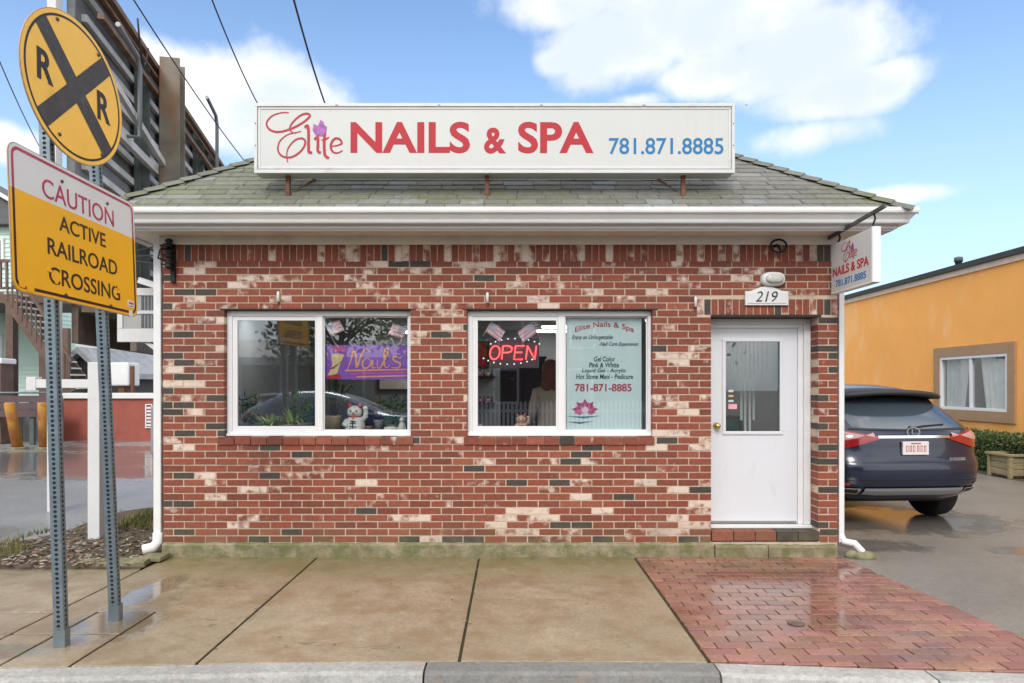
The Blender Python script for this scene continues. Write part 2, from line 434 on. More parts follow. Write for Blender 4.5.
def front_bricks(b):
    ops = OPS + [(SOLX, WX1 + 1, SOLZ[0] - .02, SOLZ[1]), (W1[0] - .05, W1[1] + .02, FZ(445), W1[2] + .01), (W2[0] - .03, W2[1] + .03, FZ(445), W2[2] + .01), (FX(711), FX(820), .1, .24)]
    brick_rows(b, lambda x, y, z: (x, y, z), WX0, WX1, ZB + .004, ZSOL, ops, brick_colour)
    brick_line(b, WX0, WX1, ZSOL + .004, ZTOP, .0672, 0, lambda x, z: brick_colour(x, 2.9) if random.random() < .93 else brick_colour(-3.2, 1.5))
    brick_line(b, SOLX, WX1, SOLZ[0], SOLZ[1] - .008, .0672, 0, lambda x, z: brick_colour(x, 2.5 if random.random() < .8 else .4))
    for w, e in ((W1, .05), (W2, .03)):
        brick_line(b, w[0] - e, w[1] + e * .5, FZ(444.5), w[2] - .004, .15, -.016, lambda x, z: brick_colour(x, .4) if random.random() < .8 else brick_colour(3.0, 1.))
    brick_line(b, FX(712), FX(819), .15, .236, .19, -.012, lambda x, z: brick_colour(3.0, 1.2) if random.random() < .4 else brick_colour(0, 1.5), dep=.2)
b = MB(); front_bricks(b); b.build('front_wall', MT['brick'], salon)
def side_bricks(x, sgn):
    def f(b):
        brick_rows(b, lambda u, y, z: (x - sgn * y, u, z), .17, BD, ZB + .004, ZTOP - .03, [], lambda u, z: brick_colour(u - 2, z), dep=.1)
    return f
part('side_wall', MT['brick'], salon, side_bricks(WX0, -1)); part('side_wall', MT['brick'], salon, side_bricks(WX1, 1))
def core(b):
    e = .004
    grid_wall(b, WX0 + .006, WX1 - .006, .0, ZTOP - .002, [(o[0] - e, o[1] + e, o[2] - e - (.1 if o is DR else 0), o[3] + e) for o in OPS], .0035, .25)
    b.box(WX0 + .006, WX0 + .25, .25, BD, 0, ZTOP - .004); b.box(WX1 - .25, WX1 - .006, .25, BD, 0, ZTOP - .004)
    b.box(WX0 + .25, WX1 - .25, BD - .25, BD, 0, ZTOP - .004)
part('mortar_bed', MT['mortar'], salon, core)
def found(b):
    n = 60
    xa, xb = WX0 + .004, FX(713)
    for (p, q, top, pr) in ((xa, xb, .128, -.034), (xb + .012, FX(766), .112, -.05), (FX(766) + .008, WX1 - .03, .108, -.045)):
        k = max(6, int((q - p) / .07)); ys = []
        for i in range(k + 1):
            x = p + (q - p) * i / k; nn = mnoise.noise(Vector((x * 2.3, 0, 1.3))); n2 = mnoise.noise(Vector((x * 9, 4, 2)))
            ys.append((x, pr - .012 * nn - .006 * n2, top + .012 * n2 + .008 * nn))
        for i in range(k):
            (x0, y0, z0), (x1, y1, z1) = ys[i], ys[i + 1]
            b.face(((x0, y0, -.05), (x1, y1, -.05), (x1, y1, z1 - .018), (x0, y0, z0 - .018)))
            b.face(((x0, y0, z0 - .018), (x1, y1, z1 - .018), (x1, y1 + .016, z1), (x0, y0 + .016, z0)))
            b.face(((x0, y0 + .016, z0), (x1, y1 + .016, z1), (x1, .02, z1 + .004), (x0, .02, z0 + .004)))
        for (x, y, z) in (ys[0], ys[-1]): b.face(((x, y, -.05), (x, y, z - .018), (x, y + .016, z), (x, .02, z), (x, .02, -.05)))
part('foundation', MT['moss_concrete'], salon, found)
for w, e in ((W1, .04), (W2, .04), (DR, .0)):
    bx('lintel', MT['lintel'], salon, w[0] - e, w[1] + (.05 if e else .03), -.004, .14, w[3] + .001, w[3] + (.014 if e else .022), .001)

# roof ------------------------------------------------------------
EV, EZ, PT = .45, 3.19, .735
RX0, RX1, RY0, RY1 = WX0 - EV, WX1 + EV, -EV, BD + EV
TH = math.atan(PT); CT = cos(TH)
def clip(poly, a, bq, c):          # keep a*u + b*v >= c
    out = []
    for i in range(len(poly)):
        p, q = poly[i], poly[(i + 1) % len(poly)]; fp = a * p[0] + bq * p[1] - c; fq = a * q[0] + bq * q[1] - c
        if fp >= 0: out.append(p)
        if fp * fq < 0: t = fp / (fp - fq); out.append((p[0] + (q[0] - p[0]) * t, p[1] + (q[1] - p[1]) * t))
    return out
TMAX = (RY1 - RY0) / 2
def roof_mesh(b):
    A, B_, C, D = (RX0, RY0), (RX1, RY0), (RX1, RY1), (RX0, RY1); zr = EZ + PT * TMAX
    r0, r1 = (RX0 + TMAX, RY0 + TMAX, zr), (RX1 - TMAX, RY0 + TMAX, zr)
    b.col = (.06, .06, .055, 0)
    for q in ((A, B_, r1, r0), (B_, C, r1), (C, D, r0, r1), (D, A, r0)):
        b.face([(p[0], p[1], (p[2] if len(p) > 2 else EZ) - .012) for p in q])
    b.face([(p[0], p[1], EZ - .03) for p in (A, D, C, B_)])
    EXP = .118
    for (o, ud, vd, L) in ((A, (1, 0), (0, 1), RX1 - RX0), (B_, (0, 1), (-1, 0), RY1 - RY0), (C, (-1, 0), (0, -1), RX1 - RX0), (D, (0, -1), (1, 0), RY1 - RY0)):
        def pl(u, v, h):
            t = v * CT; return Vector((o[0] + ud[0] * u + vd[0] * t, o[1] + ud[1] * u + vd[1] * t, EZ + PT * t + h))
        rows = int(TMAX / CT / EXP) + 1
        for r in range(rows):
            v0 = r * EXP - .02; v1 = v0 + EXP + .02; u = -U(0, .3); lf = U(.010, .015)
            while u < L:
                wd = U(.2, .36); sag = U(-.006, .006)
                poly = [(u + .003, v0 + sag), (u + wd - .003, v0 + sag + U(-.003, .003)), (u + wd - .003, v1), (u + .003, v1)]
                poly = clip(poly, 1, -CT, 0); poly = clip(poly, -1, -CT, -L) if poly else poly
                if len(poly) >= 3:
                    left = max(0, 1 - (u / 4.2)) if ud[0] == 1 else .5
                    t = U(.86, 1.12); c = Vector((.160, .155, .140)).lerp(Vector((.145, .158, .105)), left * .9)
                    if random.random() < .12: c = c.lerp(Vector((.22, .23, .235)), .8); t = U(.9, 1.1)
                    b.col = (c.x * t, c.y * t, c.z * t, 0); l2 = lf + U(-.003, .004)
                    f = lambda p: pl(p[0], p[1], l2 * max(0, 1 - (p[1] - v0) / (v1 - v0)))
                    b.face([f(p) for p in poly])
                    lo = [p for p in poly if p[1] < v0 + .02]
                    if len(lo) >= 2:
                        p, q = min(lo), max(lo); b.face((pl(p[0], p[1], -.008), pl(q[0], q[1], -.008), f(q), f(p)))
                u += wd
roof = part('roof', MT['shingle'], salon, roof_mesh)
def hipcap(c0, dx, dy):
    def f(b):
        n = 22
        p0 = Vector((c0[0], c0[1], EZ + .008)); dv = Vector((dx, dy, PT)) * (TMAX / n)
        sd = Vector((dx, -dy, 0)).normalized()
        for i in range(n):
            p = p0 + dv * i - dv * .1; q = p + dv * 1.12; t = U(.75, 1.1); b.col = (.15 * t, .15 * t, .125 * t, 0)
            up = .026; w = .115; dn = -.038
            a1, a2, a3 = p + Vector((0, 0, up)), p + sd * w + Vector((0, 0, dn + .01)), p - sd * w + Vector((0, 0, dn + .01))
            c1, c2, c3 = q + Vector((0, 0, .008)), q + sd * w + Vector((0, 0, dn - .008)), q - sd * w + Vector((0, 0, dn - .008))
            b.face((a1, a2, c2, c1)); b.face((a1, c1, c3, a3)); b.face((a1, a3, a3 - Vector((0, 0, .012)), a1 - Vector((0, 0, .016)))); b.face((a1, a1 - Vector((0, 0, .016)), a2 - Vector((0, 0, .012)), a2))
    return f
part('hip_cap', MT['shingle'], roof, hipcap((RX0, RY0), 1, 1)); part('hip_cap', MT['shingle'], roof, hipcap((RX1, RY0), -1, 1))
# gutter, fascia, soffit, frieze along front and both sides
def eave_sweep(b, prof):
    """prof: (outward, z) closed polygon swept round front and sides with mitres"""
    n = len(prof); rings = []
    for (px, sx, yy) in ((WX0, -1, 'e'), (WX0, -1, 'c'), (WX1, 1, 'c'), (WX1, 1, 'e')):
        rings.append(len(b.v))
        for (o, z) in prof: b.v.append(Vector((px + sx * o, (BD + .4) if yy == 'e' else -o, z)))
    for i in range(3):
        for k in range(n):
            k2 = (k + 1) % n; b.add([rings[i] + k, rings[i + 1] + k, rings[i + 1] + k2, rings[i] + k2])
    b.add([rings[0] + k for k in range(n)]); b.add([rings[3] + k for k in range(n)][::-1])
part('gutter', MT['gutter'], salon, lambda b: eave_sweep(b, [(.365, 3.068), (.425, 3.068), (.432, 3.078), (.437, 3.10), (.462, 3.135), (.483, 3.15), (.487, 3.165), (.487, 3.195), (.478, 3.2), (.470, 3.195), (.470, 3.17), (.445, 3.15), (.42, 3.08), (.365, 3.08)]))
part('fascia', MT['white'], salon, lambda b: eave_sweep(b, [(.342, 3.035), (.362, 3.035), (.362, 3.17), (.342, 3.17)]))
part('soffit', MT['soffit'], salon, lambda b: eave_sweep(b, [(.0, 3.045), (.34, 3.045), (.34, 3.065), (.0, 3.065)]))
part('frieze_board', MT['soffit'], salon, lambda b: eave_sweep(b, [(.003, 2.962), (.024, 2.962), (.024, 3.043), (.003, 3.043)]))
def moulding(b):
    eave_sweep(b, [(.285, 3.03), (.337, 3.02), (.341, 3.043), (.285, 3.043)])
part('soffit_moulding', MT['white'], salon, moulding)
# downspouts
def spout_left(b):
    x = FX(158.5, .03); b.mi = 0
    b.box(x - .035, x + .035, .0, .055, .16, 2.98); 
    b.tube([(x, .03, .22), (x, .02, .13), (x - .03, -.01, .085), (x - .11, -.05, .07)], .05, 12)
def spout_right(b):
    x = FX(840.5, .03)
    b.box(x - .026, x + .024, .0, .05, .13, 2.6)
    b.tube([(x, .03, .2), (x + .02, -.0, .14), (x + .1, -.03, .13), (x + .17, -.05, .05)], .034, 10)
    b.tube([(x, .025, 2.55), (x, .02, 2.75), (x + .1, -.1, 2.95), (x + .3, -.3, 3.08)], .032, 10)
part('downspout', MT['white'], salon, spout_left, .006); part('downspout', MT['white'], salon, spout_right, .005)

# windows ----------------------------------------------------------
def make_window(w, pm0, pm1):
    y0, y1 = .06, .115; Y = y0; x0, x1, z0, z1 = w
    x0 += .001; x1 -= .001; z0 += .001; z1 -= .001
    xm0, xm1 = FX(pm0, Y), FX(pm1, Y)
    b = MB(); frame4(b, x0, x1, z0, z1, y0, y1, .05, .03, .045, .05); b.box(xm0, xm1, y0 + .004, y1, z0 + .045, z1 - .05)
    b.box(x0, x1, y0 - .02, y0, z0, z0 + .022)
    f = b.build('window', MT['white_clean'], salon, .004)
    b = MB(); frame4(b, x0 + .05, xm0, z0 + .045, z1 - .05, y0 + .012, y0 + .04, .048, .018, .048, .042)
    s = b.build('sash', MT['white_clean'], f, .003)
    b = MB(); b.box(x0 + .098, xm0 - .018, y0 + .022, y0 + .027, z0 + .093, z1 - .092); b.build('pane', MT['glass'], f)
    b = MB(); frame4(b, xm1, x1 - .03, z0 + .045, z1 - .05, y0 + .03, y0 + .05, .012, .012, .014, .012); b.build('sash', MT['white_clean'], f, .002)
    b = MB(); b.box(xm1 + .012, x1 - .042, y0 + .038, y0 + .043, z0 + .059, z1 - .062); b.build('pane', MT['glass'], f)
    return f
make_window(W1, 316.5, 322.5); make_window(W2, 558, 565)
# door --------------------------------------------------------------
dy = .157
def dframe(b):
    x0, x1, z1 = DR[0] + .001, DR[1] - .001, DR[3] - .001
    b.box(x0, x0 + .04, dy, dy + .1, .27, z1 - .05); b.box(x1 - .062, x1, dy, dy + .1, .27, z1 - .05); b.box(x0, x1, dy, dy + .1, z1 - .05, z1)
    b.box(x1 - .115, x1 - .064, dy + .022, dy + .1, .27, z1 - .051); b.box(x0 + .041, x1 - .116, dy + .022, dy + .1, z1 - .088, z1 - .051)
    b.box(x0, x1, dy - .04, dy + .11, .24, .268)
dfo = part('door_frame', MT['white'], salon, dframe, .004)
dx0, dx1, dz0, dz1 = DR[0] + .043, DR[1] - .119, .278, DR[3] - .092
gx0, gx1, gz0, gz1 = FX(725.5, .2), FX(779, .2), FZ(431, .2), FZ(342, .2)
def slab(b): frame4(b, dx0, dx1, dz0, dz1, dy + .035, dy + .08, gx0 - dx0 - .01, dx1 - gx1 - .01, gz0 - dz0 - .01, dz1 - gz1 - .01)
door = part('door', MT['door'], salon, slab, .002)
def gtrim(b): frame4(b, gx0 - .035, gx1 + .035, gz0 - .035, gz1 + .035, dy + .022, dy + .04, .034, .034, .034, .034)
part('glazing_trim', MT['door'], door, gtrim, .006)
bx('pane', MT['glass'], door, gx0 - .008, gx1 + .008, dy + .05, dy + .056, gz0 - .008, gz1 + .008, 0)
def knob(b):
    x, z = FX(717.5, .15), FZ(426, .15)
    b.lathe([(.032, 0), (.032, .006), (.013, .01), (.012, .03), (.026, .04), (.03, .052), (.022, .066), (.004, .07)], (x, dy + .035, z), (0, -1, 0), 18)
part('door_knob', MT['brass'], door, knob)
def kick(b): b.box(dx0 + .01, dx1 - .01, dy + .03, dy + .0345, dz0 + .002, dz0 + .02)
part('door_sweep', mat('grey_weatherstrip', (.2, .2, .2), .7), door, kick)
SD = lambda u, v, w: (u, dy + .049 - w, v)
sx_ = FX(728.5, .2); SM = [mat('pale_sticker', (.55, .6, .6), .5), mat('orange_sticker', (.6, .35, .15), .5), mat('pink_sticker', (.75, .35, .4), .5)]
for z, h, wd, mi in ((FZ(391, .2), .022, .05, 0), (FZ(396, .2), .02, .05, 1), (FZ(401, .2), .02, .05, 0), (FZ(406.5, .2), .05, .085, 2)):
    bx('sticker', SM[mi], door, sx_, sx_ + wd, dy + .0465, dy + .0495, z - h / 2, z + h / 2, 0)

# interior ------------------------------------------------------------
IX0, IX1, IY0, IY1, IZ0, IZ1 = WX0 + .25, WX1 - .25, .25, BD - .25, .24, 2.46
bx('interior_floor', mat('interior_floor_tile', (.28, .24, .2), .35), salon, IX0, IX1, IY0, IY1, .2, IZ0, 0)
bx('interior_ceiling', mat('interior_ceiling_tile', (.6, .6, .58), .8), salon, IX0, IX1, IY0, IY1, IZ1, IZ1 + .05, 0)
iw = mat('interior_wall_paint', (.36, .36, .37), .8, var=.1, sc=1.5)
part('interior_wall', iw, salon, lambda b: (b.box(IX0, IX1, IY1 - .03, IY1 - .002, IZ0, IZ1), b.box(IX0 + .002, IX0 + .03, IY0, IY1 - .031, IZ0, IZ1), b.box(IX1 - .03, IX1 - .002, IY0, IY1 - .031, IZ0, IZ1)))
def sills(b):
    b.box(W1[0] - .05, W1[1] + .05, .252, .5, W1[2] - .03, W1[2] + .03); b.box(W2[0] - .05, W2[1] + .05, .252, .5, W2[2] - .03, W2[2] + .03)
    for w in (W1, W2): b.box(w[0], w[1], .116, .252, w[2] - .0, w[2] + .03)
part('display_ledge', mat('ledge_laminate', (.42, .40, .38), .4), salon, sills, .004)
lampm = mat('lit_diffuser', (.9, .9, .9), .5, var=0, emit=(1, .98, .93, 9.))
for i, (x, y) in enumerate(((-1.35, 3.35), (-2.6, 1.3), (.50, 3.2), (.70, 2.5), (1.9, 1.6))):
    b = MB(); b.box(x - .32, x + .32, y - .10, y + .10, IZ1 - .05, IZ1 - .001); o = b.build('ceiling_light', MT['white_clean'], salon)
    b = MB(); b.box(x - .30, x + .30, y - .08, y + .08, IZ1 - .07, IZ1 - .051); b.build('diffuser', lampm, o)

# =================================================================== SIGNS ON THE SHOP
def elite_logo(fn, parent, W, H, lift=.003):
    """script word with a tulip; fn takes (u, v, w); the logo fills W x H from (0, 0)"""
    sx, sy = W / 310., H / 200.
    q = lambda L: [((x - 98) * sx, (285 - y) * sy) for x, y in L]
    b = MB(); w = 9 * sx
    E1 = [(192, 91), (160, 92), (125, 105), (104, 132), (118, 158), (155, 166), (205, 152), (250, 128), (275, 104), (262, 95), (235, 104), (205, 132), (196, 155), (212, 170), (240, 163)]
    E2 = [(222, 168), (185, 178), (155, 205), (150, 240), (170, 262), (205, 263), (240, 240), (257, 210), (248, 192), (220, 196), (194, 222), (184, 250), (187, 284)]
    ribbon(b, q(E1), w * .95, fn, lift); ribbon(b, q(E2), w * .85, fn, lift + .0004)
    ribbon(b, q([(255, 150), (266, 142), (270, 170), (270, 225), (272, 244), (284, 247)]), w * 1.25, fn, lift, True, False)
    ribbon(b, q([(293, 196), (306, 188), (307, 215), (307, 240), (318, 248)]), w * 1.25, fn, lift, True, False)
    ribbon(b, q([(334, 168), (332, 200), (332, 235), (336, 258), (350, 269)]), w * 1.25, fn, lift, True, False)
    ribbon(b, q([(320, 198), (334, 196), (352, 186)]), w * .8, fn, lift + .0004)
    ribbon(b, q([(362, 222), (385, 218), (401, 210), (392, 194), (375, 192), (362, 206), (358, 226), (366, 243), (384, 248), (405, 238)]), w * 1.0, fn, lift + .0008)
    b.build('script_lettering', MT['crimson'], parent)
    b = MB()
    for pts in ([(300, 182), (286, 160), (290, 135), (306, 142), (312, 165)], [(304, 182), (304, 150), (318, 119), (330, 128), (332, 150), (318, 178)], [(310, 183), (322, 160), (334, 140), (342, 146), (340, 166), (326, 182)]):
        n = len(pts); pp = q(pts); b.prism(pp, fn, lift - .001, lift + .0005 + .0004 * pts[0][0] % .001)
    b.build('tulip_emblem', MT['violet'], parent)

sd = 6.2; sy = sd - DF
sx0, sx1, sz0, sz1 = (254 - 512) / FPX * sd, (735 - 512) / FPX * sd, EYE + (HOR - 173) / FPX * sd, EYE + (HOR - 103) / FPX * sd
rs = empty('rooftop_sign', ((sx0 + sx1) / 2, sy, 3.36), 'long white box sign reading NAILS & SPA standing above the roof edge', 'sign')
bx('cabinet', MT['signframe'], rs, sx0 + .004, sx1 - .004, sy + .022, sy + .19, sz0 + .004, sz1 - .004, .004)
part('frame', MT['signframe'], rs, lambda b: (frame4(b, sx0, sx1, sz0, sz1, sy, sy + .02, .028, .028, .034, .03), frame4(b, sx0 + .034, sx1 - .034, sz0 + .04, sz1 - .036, sy + .006, sy + .02, .02, .02, .02, .016)), .003)
bx('face_panel', MT['signface'], rs, sx0 + .05, sx1 - .05, sy + .012, sy + .021, sz0 + .056, sz1 - .05, 0)
for i in range(5): x = sx0 + .75 + i * .93; bx('frame_clip', MT['rust'], rs, x - .012, x + .012, sy - .002, sy, sz1 - .022, sz1 - .016, 0)
for z in (sz0 + .25, sz0 + .45):
    for x in (sx0 + .014, sx1 - .014): bx('frame_bolt', MT['rust'], rs, x - .005, x + .005, sy - .002, sy, z - .005, z + .005, 0)
SF = lambda u, v, w: (u, sy + .012 - w, v)
sX = lambda px: (px - 512) / FPX * (sd + .01)
sZ = lambda py: EYE + (HOR - py) / FPX * (sd + .01)
def sbox(a, c, t, b_): return (sX(a), sX(c), sZ(b_), sZ(t))
text('lettering', 'NAILS', MT['red'], rs, SF, sbox(350.5, 470, 121.7, 153.2), offset=.028)
text('lettering', '&', MT['red'], rs, SF, sbox(484, 506, 127.5, 153.6), offset=.03)
text('lettering', 'SPA', MT['red'], rs, SF, sbox(518, 593.5, 121.7, 153.4), offset=.028)
text('phone_number', '781.871.8885', MT['blue'], rs, SF, sbox(609, 723.5, 137.8, 154.3), offset=.012)
lx, lz = sX(265), sZ(162.5)
elite_logo(lambda u, v, w: (lx + u, sy + .012 - w, lz + v), rs, sX(343.5) - lx, sZ(111) - lz)
for px in (287.5, 487, 683.5):
    b = MB(); x = (px - 512) / FPX * 6.28
    b.box(x - .018, x + .018, sy + .08, sy + .12, 3.30, sz0 + .004); b.bar((x, sy + .1, 3.36), (x + (.16 if px < 400 else -.16 if px > 600 else .0), sy + .42, sz0 + .08), .02, .02)
    b.build('support_post', MT['rust'], rs)

# projecting sign on its rod
px_, pya, pyb, pz0, pz1 = 2.985, -.14, -.875, 2.475, 2.935
ps = empty('projecting_sign', (px_, 0, 2.9), 'small white two sided sign hanging from a metal rod by the door', 'sign')
part('panel', MT['signface'], ps, lambda b: b.box(px_ - .012, px_ + .05, pyb + .03, pya, pz0 + .012, pz1 - .006), .002)
part('edge_frame', MT['white_clean'], ps, lambda b: (b.box(px_ - .016, px_ + .055, pyb, pyb + .028, pz0, pz1), b.box(px_ - .016, px_ + .055, pyb + .029, pya, pz0 - .004, pz0 + .011)), .003)
for sgn, X in ((-1, px_ - .012), (1, px_ + .05)):
    L = pya - pyb - .04
    PF = (lambda u, v, w: (X - w, pya - .005 - u, pz0 + v)) if sgn < 0 else (lambda u, v, w: (X + w, pyb + .035 + u, pz0 + v))
    text('lettering', 'NAILS & SPA', MT['red'], ps, PF, (.03, L - .03, .150, .232), offset=.02)
    text('phone_number', '781.871.8885', MT['blue'], ps, PF, (.085, L - .075, .050, .112), offset=.014)
    elite_logo(lambda u, v, w: PF(.19 + u, .235 + v, w), ps, .29, .195)
def rod(b):
    b.bar((px_ + .02, .012, 3.02), (px_ + .02, -1.0, 3.07), .022, .03)
    b.obox((px_ + .02, -.002, 3.0), (.035, 0, 0), (0, .008, 0), (0, 0, .05))
part('support_rod', mat('weathered_iron', (.10, .10, .10), .6, .5, var=.3), ps, rod)
for y, top in ((-.22, 3.03), (-.83, 3.06)):
    part('hanging_hook', MT['dark_metal'], ps, lambda b: b.tube([(px_ + .02, y, top - .015), (px_ + .032, y, top - .05), (px_ + .02, y, top - .08), (px_ + .012, y, pz1 + .02), (px_ + .02, y, pz1 - .01)], .008, 6))

# address plaque
ax0, ax1, az0, az1 = FX(744.5), FX(787.5), FZ(305.5), FZ(287)
ap = empty('address_plaque', ((ax0 + ax1) / 2, -.03, az0), 'white arched house number plaque reading 219 above the door', 'plaque')
def plq(b, g=0, y=-.018, t=.026):
    w = (ax1 - ax0) / 2 - g; cx = (ax0 + ax1) / 2; n = 20; sh = az1 - .042 - g; pts = [(cx - w, az0 + g), (cx + w, az0 + g), (cx + w, sh)]
    for k in range(n + 1):
        s = 1 - 2 * k / n; e = min(1, max(0, (abs(s) - .15) / .7)); e = e * e * (3 - 2 * e); pts.append((cx + w * s * .985, sh + .042 - .042 * e))
    pts.append((cx - w, sh)); b.prism(pts, lambda u, v, d: (u, -d, v), .0, t)
part('back_board', MT['white'], ap, lambda b: plq(b, 0, t=.024), .004); part('raised_panel', MT['white'], ap, lambda b: plq(b, .018, t=.03), .002)
text('house_number', '219', MT['black'], ap, lambda u, v, w: (u, -.030 - w, v), (FX(754.5), FX(776.5), FZ(302), FZ(291.8)), offset=-.006, shear=.25, depth=.004)
# bulkhead lamp above it
lm = empty('wall_light', (FX(772), -.02, FZ(279)), 'oval white weatherproof bulkhead light above the house number', 'lamp')
lc = (FX(772), 0, FZ(279.5))
def oval(b, rx, rz, y0, y1, k=.8):
    n = 28; rings = []
    for (s, y) in ((1, y0), (1, y0 + (y1 - y0) * .5), (.93, y0 + (y1 - y0) * .8), (k, y1)):
        rings.append(len(b.v))
        for i in range(n):
            a = 2 * pi * i / n; p = 2.6
            b.v.append(Vector((lc[0] + rx * s * math.copysign(abs(cos(a)) ** (2 / p), cos(a)), -y, lc[2] + rz * s * math.copysign(abs(sin(a)) ** (2 / p), sin(a)))))
    b.smooth = True
    for r in range(3):
        for i in range(n): b.add([rings[r] + i, rings[r] + (i + 1) % n, rings[r + 1] + (i + 1) % n, rings[r + 1] + i])
    b.add([rings[3] + i for i in range(n)]); b.smooth = False
part('housing', MT['white'], lm, lambda b: oval(b, .115, .068, 0, .06))
part('lens', mat('ribbed_lens_glass', (.55, .55, .50), .15, var=.35, sc=40, stretch=(6, 1, 1)), lm, lambda b: oval(b, .082, .042, .058, .09, .5))
part('guard_bar', MT['white'], lm, lambda b: [b.tube([(lc[0] + dx - .01, -.055, lc[2] - .05), (lc[0] + dx, -.097, lc[2]), (lc[0] + dx + .01, -.055, lc[2] + .05)], .004, 6) for dx in (0,)])
# iron ring hook and cable bracket, wall clips
def ringhook(b):
    c = Vector((FX(775.5), -.075, FZ(247.5)))
    b.tube([c + Vector((.075 * cos(a), 0, .06 * sin(a))) for a in [2 * pi * k / 20 for k in range(21)]], .010, 8)
    b.tube([c + Vector((0, .09, .03)), c + Vector((0, 0, .0)), c + Vector((.01, -.02, -.045))], .013, 8); b.lathe([(.03, 0), (.03, .012)], c + Vector((0, .078, .03)), (0, -1, 0), 14)
b = MB(); ringhook(b); tag(b.build('wall_ring', MT['dark_metal'], loc=(FX(775.5), 0, FZ(247))), 'round black iron ring fixed in the soldier course above the door', 'hook')
cb = empty('cable_bracket', (FX(173), -.03, 2.7), 'black iron cable bracket with insulators at the upper corner of the brick wall', 'bracket')
cx_ = FX(174)
part('mounting_bar', MT['dark_metal'], cb, lambda b: (b.box(cx_ - .02, cx_ + .02, -.03, -.002, FZ(283), FZ(245)), b.tube([(cx_, -.02, 2.93), (cx_ - .08, -.1, 2.9), (cx_ - .10, -.1, 2.82), (cx_ - .02, -.03, 2.78)], .01, 6)), .002)
for z in (2.92, 2.82, 2.72):
    b = MB(); b.lathe([(.016, 0), (.035, .01), (.035, .03), (.02, .042), (.034, .055), (.034, .075), (.014, .085)], (cx_ - .01, -.075, z), (0, 0, 1), 12); b.bar((cx_, -.02, z + .04), (cx_ - .01, -.075, z + .04), .016, .016); b.build('insulator', MT['dark_metal'], cb)
def svc(b):
    for k, z in enumerate((2.96, 2.86, 2.76)):
        p0 = Vector((cx_ - .02, -.08, z)); p1 = Vector((-6.4, 2.2 + k * .3, 3.4 + .25 * k))
        b.tube([p0.lerp(p1, t) - Vector((0, 0, .5 * t * (1 - t))) for t in [i / 14 for i in range(15)]], .007, 5)
b = MB(); svc(b); tag(b.build('service_cable', MT['black'], loc=(cx_, -.08, 2.8)), 'thin black service cables running from the wall bracket to the billboard', 'cable')
for px, py, who in ((279, 297, 'small white porcelain clip in the brickwork above the left window'), (487.5, 298, 'small white porcelain clip in the brickwork above the OPEN sign window'), (695, 302, 'small white porcelain clip in the brickwork just left of the door top')):
    c = empty('wall_clip', (FX(px), -.01, FZ(py)), who, 'clip', 'white wall clips')
    b = MB(); b.lathe([(.014, -.05), (.014, .035), (.008, .05)], (FX(px), -.022, FZ(py)), (0, 0, 1), 10); b.build('holder', MT['white_clean'], c)
    b = MB(); b.box(FX(px) - .007, FX(px) + .007, -.018, .004, FZ(py) - .075, FZ(py) - .045); b.build('spike', MT['rust'], c)

# =================================================================== THINGS BEHIND THE SHOP WINDOWS
LZ1 = W1[2] + .03
def plane_y(y): return lambda u, v, w: (u, y - w, v)
def wbox(a, c, t, b_, y): return (FX(a, y), FX(c, y), FZ(b_, y), FZ(t, y))
# banner "Nails" in window one
by = .135; B0 = wbox(325, 408.5, 345, 379.5, by)
bn = empty('window_banner', ((B0[0] + B0[1]) / 2, by, B0[2]), 'purple banner reading Nails in orange script in the left window', 'banner')
bx('cloth', mat('purple_banner_cloth', (.30, .11, .58), .6, var=.15, sc=5), bn, B0[0], B0[1], by, by + .006, B0[2], B0[3], 0)
PB = plane_y(by)
bw, bh = B0[1] - B0[0], B0[3] - B0[2]
bu = lambda L: [(B0[0] + x * bw, B0[2] + y * bh) for x, y in L]
orange = mat('orange_print', (.95, .40, .22), .5); pale = mat('cream_print', (.85, .62, .35), .5); pink = mat('pink_print', (.75, .12, .33), .5)
b = MB()
ribbon(b, bu([(.27, .28), (.31, .55), (.34, .82), (.37, .70), (.38, .35), (.42, .62), (.48, .88), (.54, .80)]), .02, PB, .003)
ribbon(b, bu([(.56, .52), (.50, .62), (.45, .48), (.47, .33), (.53, .38), (.57, .55), (.57, .34), (.61, .36)]), .018, PB, .004)
ribbon(b, bu([(.63, .58), (.63, .35), (.67, .36), (.72, .60), (.76, .86), (.72, .86), (.71, .5), (.73, .35), (.78, .40)]), .018, PB, .005)
ribbon(b, bu([(.92, .60), (.84, .66), (.82, .56), (.90, .46), (.88, .34), (.79, .35)]), .018, PB, .006)
b.build('script_lettering', orange, bn)
b = MB()
for k, (y0, x0) in enumerate(((.26, .24), (.17, .30), (.08, .38))):
    b.mi = k % 2; b.prism(bu([(x0, y0 - .03), (.985, y0 + .01), (.985, y0 + .05), (x0, y0 + .02)]), PB, .001, .0026)
b.build('stripe', [orange, pink], bn)
b = MB()
for k in range(5):
    b.mi = 0; ribbon(b, bu([(.045 + k * .022, .10 + .02 * k), (.10 + k * .020, .40 + k * .03), (.085 + k * .034, .72 + .02 * (2 - abs(k - 2)))]), .026, PB, .0032 + k * .0005, True, False)
    b.mi = 1; ribbon(b, bu([(.05 + k * .022, .30 + .03 * k), (.13 + k * .016, .34 + .045 * k)]), .006, PB, .0062)
b.mi = 2; b.prism(bu([(.03, .02), (.20, .02), (.18, .14), (.04, .12)]), PB, .001, .0066)
b.mi = 3; b.prism(bu([(.05, .84), (.14, .99), (.25, .90), (.24, .78), (.14, .82)]), PB, .001, .0028)
b.build('hand_print', [pale, mat('brown_print', (.3, .08, .05), .5), mat('scarlet_print', (.55, .03, .05), .5), pink], bn)
